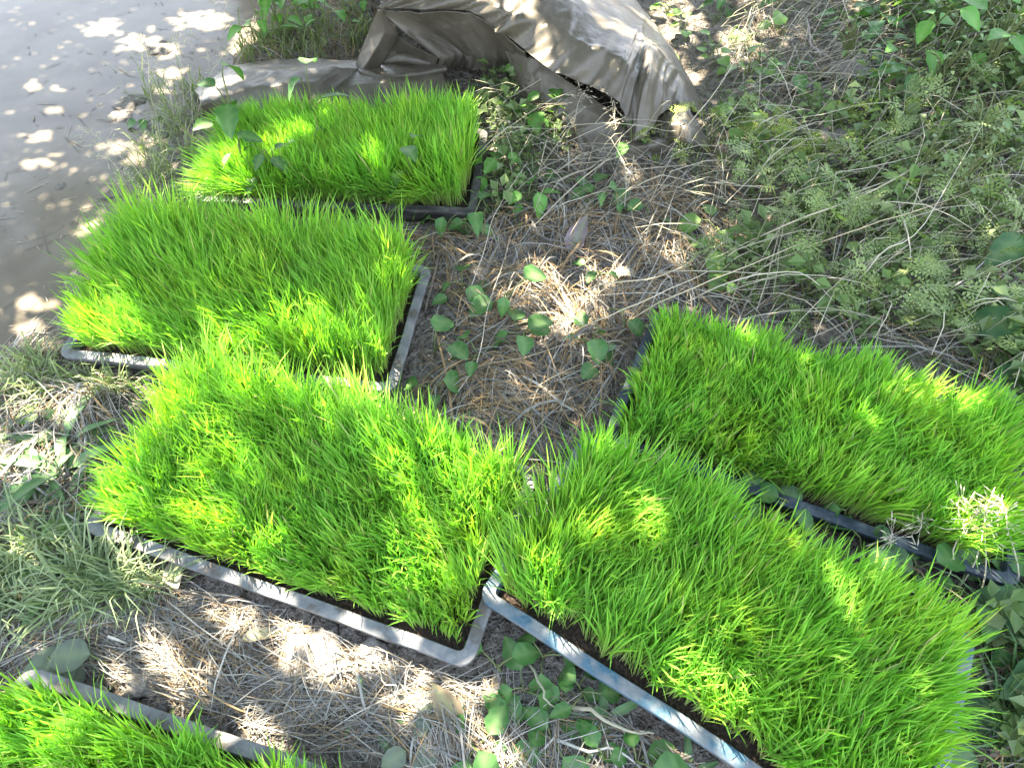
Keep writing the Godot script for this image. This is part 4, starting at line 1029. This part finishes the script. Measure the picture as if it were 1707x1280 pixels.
	var areas := [[PackedVector2Array([Vector2(0.490, -1.488), Vector2(0.715, -1.488), Vector2(1.409, -1.717), Vector2(0.973, -0.620), Vector2(0.810, -0.725), Vector2(0.380, -0.873), Vector2(0.436, -1.045), Vector2(0.516, -1.183)]), 380, "low leafy undergrowth between the feathery weeds of the bank"],
		[PackedVector2Array([Vector2(1.124, -2.312), Vector2(1.813, -2.403), Vector2(1.394, -1.437), Vector2(0.959, -1.542)]), 450, "low leafy undergrowth at the top of the bank"],
		[PackedVector2Array([Vector2(-0.084, -1.627), Vector2(0.074, -1.657), Vector2(0.155, -1.411), Vector2(0.062, -1.162), Vector2(-0.031, -1.122), Vector2(-0.053, -1.247)]), 70, "low leafy undergrowth between the dark tray and the tarp"],
		[PackedVector2Array([Vector2(0.855, -0.782), Vector2(1.056, -0.782), Vector2(0.691, -0.075), Vector2(0.560, -0.075), Vector2(0.673, -0.228), Vector2(0.613, -0.328), Vector2(0.744, -0.310)]), 420, "low leafy undergrowth at the outer ends of the blue trays"]]
	for ar in areas:
		var poly: PackedVector2Array = ar[0]
		var lo := poly[0]
		var hi := poly[0]
		for p in poly:
			lo = lo.min(p); hi = hi.max(p)
		var rows: Array[Transform3D] = []
		var cols: Array[Color] = []
		var tries := 0
		while rows.size() < ar[1] and tries < 30000:
			tries += 1
			var x := rf(lo.x, hi.x)
			var z := rf(lo.y, hi.y)
			if not inside(x, z, poly) or tray_dist(x, z) < 0.03: continue
			if nz(x, z, 6.0, 177) < -0.1: continue
			var bs := Basis.from_euler(Vector3(rf(-0.6, 0.6), rng.randf() * TAU, rf(-0.6, 0.6))).scaled(Vector3.ONE * rf(0.6, 1.7))
			rows.append(Transform3D(bs, Vector3(x, ground_h(x, z) + rf(0.0, 0.05), z)))
			cols.append(Color(0.115, 0.185, 0.055).lerp(Color(0.27, 0.31, 0.14), rng.randf() * rng.randf()) * rf(0.6, 1.3))
		var mm := MultiMesh.new()
		mm.transform_format = MultiMesh.TRANSFORM_3D
		mm.use_colors = true
		mm.mesh = sprig.mesh(false) if ar == areas[0] else areas[0][3]
		if ar == areas[0]: ar.append(mm.mesh)
		mm.instance_count = rows.size()
		for k in rows.size():
			mm.set_instance_transform(k, rows[k])
			mm.set_instance_color(k, cols[k])
		var mi := MultiMeshInstance3D.new()
		mi.name = numbered("undergrowth")
		mi.multimesh = mm
		mi.material_override = mats.leaf
		add_child(mi)
		tag(mi, ar[2], "undergrowth", "", "stuff")
	var fl := MB.new()
	for k in 420:
		var z := rf(-2.2, -0.55)
		var x := shore_x(z) - 0.02 - absf(rng.randfn(0.0, 0.28))
		var a := rng.randf() * TAU
		var l := rf(0.003, 0.012) if rng.randf() < 0.8 else rf(0.012, 0.05)
		var p := Vector3(x, WATER + 0.0015, z)
		var d := Vector3(cos(a), 0, sin(a)) * l
		var c := Color(0.30, 0.27, 0.21) * rf(0.3, 1.2)
		fl.ribbon([p - d, p + Vector3(0, 0.0008, 0), p + d], [0.0012, rf(0.0014, 0.0035), 0.0008], Vector3(-sin(a), 0, cos(a)), c, c)
	solo("floating_litter", fl.mesh(false), mats.straw, "bits of straw and husk floating on the muddy water", "litter", "", "stuff")
	# a long arching blade over the water
	var o := thing("reed_blade", "long pale green reed blade arching over the muddy water", "reed", "", Vector3(-1.083, -0.030, -1.757))
	var base := Vector3(-1.083, -0.030, -1.757)
	var rb := MB.new()
	rb.ribbon([Vector3.ZERO, Vector3(-1.110, 0.060, -1.711) - base, Vector3(-1.181, 0.090, -1.735) - base, Vector3(-1.270, 0.100, -1.772) - base, Vector3(-1.405, 0.100, -1.822) - base], [0.003, 0.006, 0.008, 0.006, 0.0], Vector3(0.3, 0.5, 0.8).normalized(), Color(0.22, 0.30, 0.16), Color(0.40, 0.42, 0.28))
	part("leaf", rb.mesh(), mats.leaf, o)


# ---------------------------------------------------------------- the shade tree
var gaps := [
	[0.0, [Vector4(-1.276, -2.063, 0.073, 0.077), Vector4(-1.135, -1.969, 0.106, 0.066), Vector4(-0.979, -2.102, 0.147, 0.087), Vector4(-0.804, -1.988, 0.071, 0.148), Vector4(-1.020, -1.916, 0.061, 0.053), Vector4(-0.974, -1.797, 0.050, 0.039), Vector4(-0.984, -1.702, 0.040, 0.028), Vector4(-1.339, -1.717, 0.023, 0.022), Vector4(-1.261, -1.717, 0.026, 0.025), Vector4(-1.222, -1.604, 0.022, 0.017), Vector4(-1.226, -1.483, 0.063, 0.026), Vector4(-0.981, -1.447, 0.071, 0.023), Vector4(-0.942, -1.399, 0.044, 0.017), Vector4(-1.188, -1.374, 0.029, 0.015), Vector4(-0.982, -0.909, 0.050, 0.026), Vector4(-0.957, -0.854, 0.039, 0.022), Vector4(-0.865, -0.760, 0.024, 0.014), Vector4(-0.897, -0.698, 0.027, 0.013),
		Vector4(-1.046, -1.584, 0.031, 0.023), Vector4(-0.953, -1.152, 0.013, 0.008), Vector4(-1.147, -1.387, 0.013, 0.010), Vector4(-0.923, -1.449, 0.030, 0.015),
		Vector4(0.491, -1.995, 0.068, 0.119), Vector4(0.420, -1.797, 0.037, 0.059), Vector4(0.482, -1.717, 0.026, 0.037), Vector4(0.818, -2.094, 0.101, 0.055), Vector4(0.640, -1.813, 0.050, 0.073), Vector4(1.289, -2.083, 0.109, 0.063), Vector4(0.729, -1.909, 0.028, 0.049), Vector4(1.062, -1.749, 0.020, 0.028), Vector4(1.294, -1.916, 0.024, 0.035), Vector4(0.795, -1.830, 0.024, 0.033), Vector4(1.017, -1.916, 0.017, 0.035),
		Vector4(0.061, -0.925, 0.033, 0.023), Vector4(0.128, -0.842, 0.069, 0.034), Vector4(0.010, -0.854, 0.028, 0.022), Vector4(0.086, -0.789, 0.045, 0.021), Vector4(-0.141, -0.742, 0.017, 0.020), Vector4(0.194, -0.944, 0.051, 0.015), Vector4(0.340, -0.991, 0.037, 0.021), Vector4(0.453, -1.054, 0.030, 0.030), Vector4(-0.013, -1.475, 0.018, 0.037), Vector4(0.048, -0.645, 0.026, 0.013), Vector4(-0.165, -0.704, 0.024, 0.022), Vector4(0.283, -1.247, 0.019, 0.018),
		Vector4(-0.482, -0.199, 0.032, 0.025), Vector4(-0.482, -0.310, 0.021, 0.024), Vector4(-0.415, -0.248, 0.023, 0.011), Vector4(-0.235, -0.202, 0.035, 0.025), Vector4(-0.180, -0.214, 0.032, 0.012), Vector4(-0.409, -0.169, 0.020, 0.013), Vector4(-0.321, -0.232, 0.013, 0.012), Vector4(-0.325, -0.112, 0.023, 0.007), Vector4(-0.719, -0.499, 0.037, 0.026), Vector4(-0.737, -0.578, 0.036, 0.031), Vector4(-0.805, -0.596, 0.016, 0.017), Vector4(-0.775, -0.462, 0.038, 0.015), Vector4(-0.006, -0.094, 0.019, 0.010), Vector4(-0.818, -0.515, 0.021, 0.018), Vector4(-0.126, -0.147, 0.008, 0.007), Vector4(-0.689, -0.328, 0.017, 0.009), Vector4(-0.569, -0.120, 0.011, 0.008),
		Vector4(0.730, -0.336, 0.010, 0.009), Vector4(0.264, -0.094, 0.030, 0.012)]],
	[0.118, [Vector4(-0.657, -1.198, 0.053, 0.059), Vector4(-0.667, -1.107, 0.031, 0.035), Vector4(-0.503, -1.270, 0.034, 0.023), Vector4(-0.394, -1.357, 0.027, 0.019), Vector4(-0.667, -1.050, 0.023, 0.026), Vector4(-0.570, -1.107, 0.019, 0.020), Vector4(-0.087, -1.419, 0.019, 0.046), Vector4(-0.292, -1.188, 0.012, 0.017),
		Vector4(-0.714, -0.734, 0.038, 0.027), Vector4(-0.675, -0.750, 0.026, 0.016), Vector4(-0.761, -0.775, 0.025, 0.020), Vector4(-0.374, -0.737, 0.046, 0.019), Vector4(-0.326, -0.718, 0.022, 0.019), Vector4(-0.243, -0.688, 0.018, 0.028), Vector4(-0.240, -0.632, 0.038, 0.024), Vector4(-0.473, -0.692, 0.035, 0.028), Vector4(-0.270, -0.775, 0.014, 0.014), Vector4(-0.577, -0.682, 0.019, 0.013),
		Vector4(-0.460, -0.642, 0.044, 0.027), Vector4(-0.532, -0.585, 0.048, 0.025), Vector4(-0.376, -0.585, 0.042, 0.025), Vector4(-0.252, -0.585, 0.055, 0.025), Vector4(-0.180, -0.563, 0.033, 0.018), Vector4(-0.419, -0.481, 0.022, 0.020), Vector4(-0.580, -0.550, 0.023, 0.020), Vector4(-0.088, -0.464, 0.056, 0.033), Vector4(-0.108, -0.403, 0.038, 0.022), Vector4(0.001, -0.464, 0.026, 0.020), Vector4(-0.128, -0.333, 0.039, 0.013), Vector4(-0.070, -0.342, 0.019, 0.025), Vector4(-0.468, -0.449, 0.019, 0.017), Vector4(-0.441, -0.392, 0.029, 0.016), Vector4(-0.402, -0.333, 0.034, 0.018), Vector4(-0.336, -0.286, 0.030, 0.012), Vector4(-0.348, -0.369, 0.018, 0.012), Vector4(-0.436, -0.305, 0.015, 0.008), Vector4(-0.189, -0.267, 0.018, 0.009), Vector4(-0.107, -0.223, 0.020, 0.008), Vector4(-0.295, -0.520, 0.016, 0.011), Vector4(-0.559, -0.421, 0.020, 0.028), Vector4(-0.592, -0.499, 0.016, 0.025), Vector4(-0.176, -0.484, 0.016, 0.014),
		Vector4(0.181, -0.365, 0.013, 0.017), Vector4(0.115, -0.343, 0.014, 0.015), Vector4(0.048, -0.333, 0.027, 0.015), Vector4(0.411, -0.278, 0.018, 0.015), Vector4(0.230, -0.153, 0.014, 0.011), Vector4(0.274, -0.227, 0.020, 0.007), Vector4(0.249, -0.144, 0.011, 0.009), Vector4(0.128, -0.499, 0.016, 0.010), Vector4(0.195, -0.192, 0.008, 0.007), Vector4(0.035, -0.267, 0.009, 0.007),
		Vector4(0.609, -0.599, 0.033, 0.014), Vector4(0.710, -0.585, 0.024, 0.011), Vector4(0.634, -0.376, 0.032, 0.023), Vector4(0.484, -0.338, 0.014, 0.008), Vector4(0.382, -0.734, 0.014, 0.013), Vector4(0.668, -0.632, 0.013, 0.010), Vector4(0.532, -0.563, 0.007, 0.009), Vector4(0.463, -0.682, 0.008, 0.008),
		Vector4(-0.555, -0.135, 0.027, 0.016), Vector4(-0.559, -0.114, 0.020, 0.009), Vector4(-0.480, -0.099, 0.013, 0.008), Vector4(-0.287, -0.086, 0.013, 0.007)]],
	[0.2, [Vector4(-0.055, -1.640, 0.086, 0.043), Vector4(0.125, -1.652, 0.063, 0.037), Vector4(0.033, -1.513, 0.041, 0.056), Vector4(0.250, -1.603, 0.078, 0.036), Vector4(0.314, -1.494, 0.019, 0.060), Vector4(-0.135, -1.661, 0.043, 0.025), Vector4(0.332, -1.432, 0.013, 0.026)]],
	[0.06, [Vector4(-0.738, -1.571, 0.039, 0.034), Vector4(-0.060, -1.671, 0.025, 0.024), Vector4(-0.749, -1.521, 0.018, 0.022)]]]

func lit(x: float, z: float, m: float) -> bool:
	m += 0.022 * nz(x, z, 26.0, 820) + 0.010 * nz(x, z, 60.0, 840)      # ragged outlines
	for g in open_:
		var dx: float = (x - g.x) / (g.z + m)
		if dx > 1.0 or dx < -1.0: continue
		var dz: float = (z - g.y) / (g.w + m)
		if dx * dx + dz * dz < 1.0: return true
	return false

var open_: Array[Vector4] = []

func build_tree():
	# The crown hangs between the sun and the bank; its openings are shaped to drop sun patches at chosen spots.
	var s := SUN.normalized()
	for g in gaps:
		for e in g[1]:
			var k: float = g[0] / s.y
			var wide: float = (1.4 if e.x < 0.03 else 0.8) if g[0] == 0.118 else (0.58 if g[0] == 0.0 and e.x < shore_x(e.y) else 1.0)
			open_.append(Vector4(e.x - s.x * k, e.y - s.z * k, maxf(e.z * wide, 0.013), maxf(e.w * 1.1 * wide, 0.013)))
	var root := thing("shade_tree", "broad leafy tree shading the bank and trays", "tree", "", Vector3(-1.7, 0, -4.9))
	var tr := MB.new()
	var bark := Color(0.16, 0.13, 0.10)
	tr.tube([Vector3(0, -0.3, 0), Vector3(0.05, 0.39, 0.05), Vector3(-0.05, 0.858, 0.2), Vector3(0.05, 1.326, 0.6), Vector3(0.1, 1.716, 1.4)], [0.17, 0.14, 0.12, 0.10, 0.07], 10, bark, bark)
	part("trunk", tr.mesh(), mats.bark, root)
	for b in [[Vector3(0.05, 1.248, 0.55), Vector3(0.9, 1.56, 1.2), Vector3(1.7, 1.716, 2), Vector3(2.3, 1.755, 2.9)], [Vector3(0.1, 1.638, 1.3), Vector3(0.4, 1.794, 2.2), Vector3(0.5, 1.833, 3), Vector3(0.8, 1.794, 3.9)], [Vector3(-0.05, 1.014, 0.35), Vector3(-0.6, 1.404, 1.2), Vector3(-0.9, 1.638, 2.1), Vector3(-1, 1.755, 3)], [Vector3(0.05, 1.404, 0.8), Vector3(0.7, 1.716, 1.7), Vector3(1.1, 1.794, 2.6), Vector3(1.5, 1.794, 3.6)]]:
		var br := MB.new()
		br.tube(b, [0.05, 0.034, 0.020, 0.007], 7, bark, bark)
		part("limb", br.mesh(), mats.bark, root)
	# leaves
	var lm := leaf_mesh(0.046, 0.030, "ovate", 0.2, 0.2, Color(0.045, 0.105, 0.025), 0.0, 3)
	var rows: Array[Transform3D] = []
	rng.seed = 31337
	var step := 0.0235
	var x0 := -2.3
	var x1 := 2.3
	var z0 := -2.9
	var z1 := 0.6
	for layer in 3:
		var z := z0
		while z < z1:
			var x := x0
			while x < x1:
				var px := x + rf(-0.5, 0.5) * step
				var pz := z + rf(-0.5, 0.5) * step
				x += step
				var edge := minf(minf(px - x0, x1 - px), minf(pz - z0, z1 - pz))
				if edge < 0.5 * (0.5 + nz(px, pz, 2.0, 500)): continue
				# thinner crown towards the water
				var thin := smoothstep(-0.1, -1.2, px) * 0.04
				if rng.randf() < thin: continue
				if nz(px, pz, 14.0, 700 + layer * 50) < -0.66: continue
				if lit(px, pz, 0.015) and rng.randf() > 0.08: continue
				var t := rf(1.75, 2.55) + 0.2 * nz(px, pz, 1.5, 900)
				var y := s * t
				var basis := Basis.from_euler(Vector3(rf(-0.7, 0.7), rng.randf() * TAU, rf(-0.7, 0.7)))
				basis = basis.scaled(Vector3.ONE * rf(0.75, 1.1))
				rows.append(Transform3D(basis, Vector3(px, 0, pz) + y - root.position + basis * Vector3(0, 0, 0.023)))
			z += step
	var mm := MultiMesh.new()
	mm.transform_format = MultiMesh.TRANSFORM_3D
	mm.mesh = lm
	mm.instance_count = rows.size()
	for k in rows.size(): mm.set_instance_transform(k, rows[k])
	var mi := MultiMeshInstance3D.new()
	mi.name = "crown"
	mi.multimesh = mm
	mi.material_override = mats.leaf
	mi.set_meta("kind", "stuff")
	root.add_child(mi)
	print("crown leaves ", rows.size())


func _ready():
	# camera
	var cam := Camera3D.new()
	cam.name = "camera"
	add_child(cam)
	cam.position = Vector3(0, 0.921, 0)
	cam.rotation_degrees = Vector3(-53.917, 0, 0)
	cam.fov = 61.3
	cam.near = 0.02
	cam.far = 200.0
	cam.current = true
	# sky and exposure
	var env := Environment.new()
	env.background_mode = Environment.BG_SKY
	var sky := Sky.new()
	var sm := ProceduralSkyMaterial.new()
	sm.sky_top_color = Color(0.66, 0.73, 0.84)
	sm.sky_horizon_color = Color(0.90, 0.91, 0.92)
	sm.sky_curve = 0.25
	sm.ground_bottom_color = Color(0.25, 0.25, 0.2)
	sm.ground_horizon_color = Color(0.5, 0.52, 0.5)
	sm.sun_angle_max = 2.0
	sky.sky_material = sm
	env.sky = sky
	env.background_energy_multiplier = 0.54
	env.tonemap_mode = Environment.TONE_MAPPER_LINEAR
	env.tonemap_exposure = 12.0
	env.sdfgi_enabled = true
	env.ssao_enabled = true
	env.ssil_enabled = true
	var we := WorldEnvironment.new()
	we.name = "world_environment"
	we.environment = env
	add_child(we)
	# sun
	var sun := DirectionalLight3D.new()
	sun.name = "sun"
	sun.light_energy = 1.6
	sun.light_color = Color(1.0, 0.95, 0.86)
	sun.light_angular_distance = 0.5
	sun.shadow_enabled = true
	add_child(sun)
	sun.look_at_from_position(SUN * 10.0, Vector3.ZERO, Vector3.UP)

	rng.seed = 7
	noise.noise_type = FastNoiseLite.TYPE_SIMPLEX_SMOOTH
	noise.frequency = 1.0
	noise.fractal_octaves = 2
	noise.seed = 5
	make_materials()
	build_ground()
	build_tree()
	build_trays()
	build_tarp()
	build_straw()
	build_plants()
	build_litter()
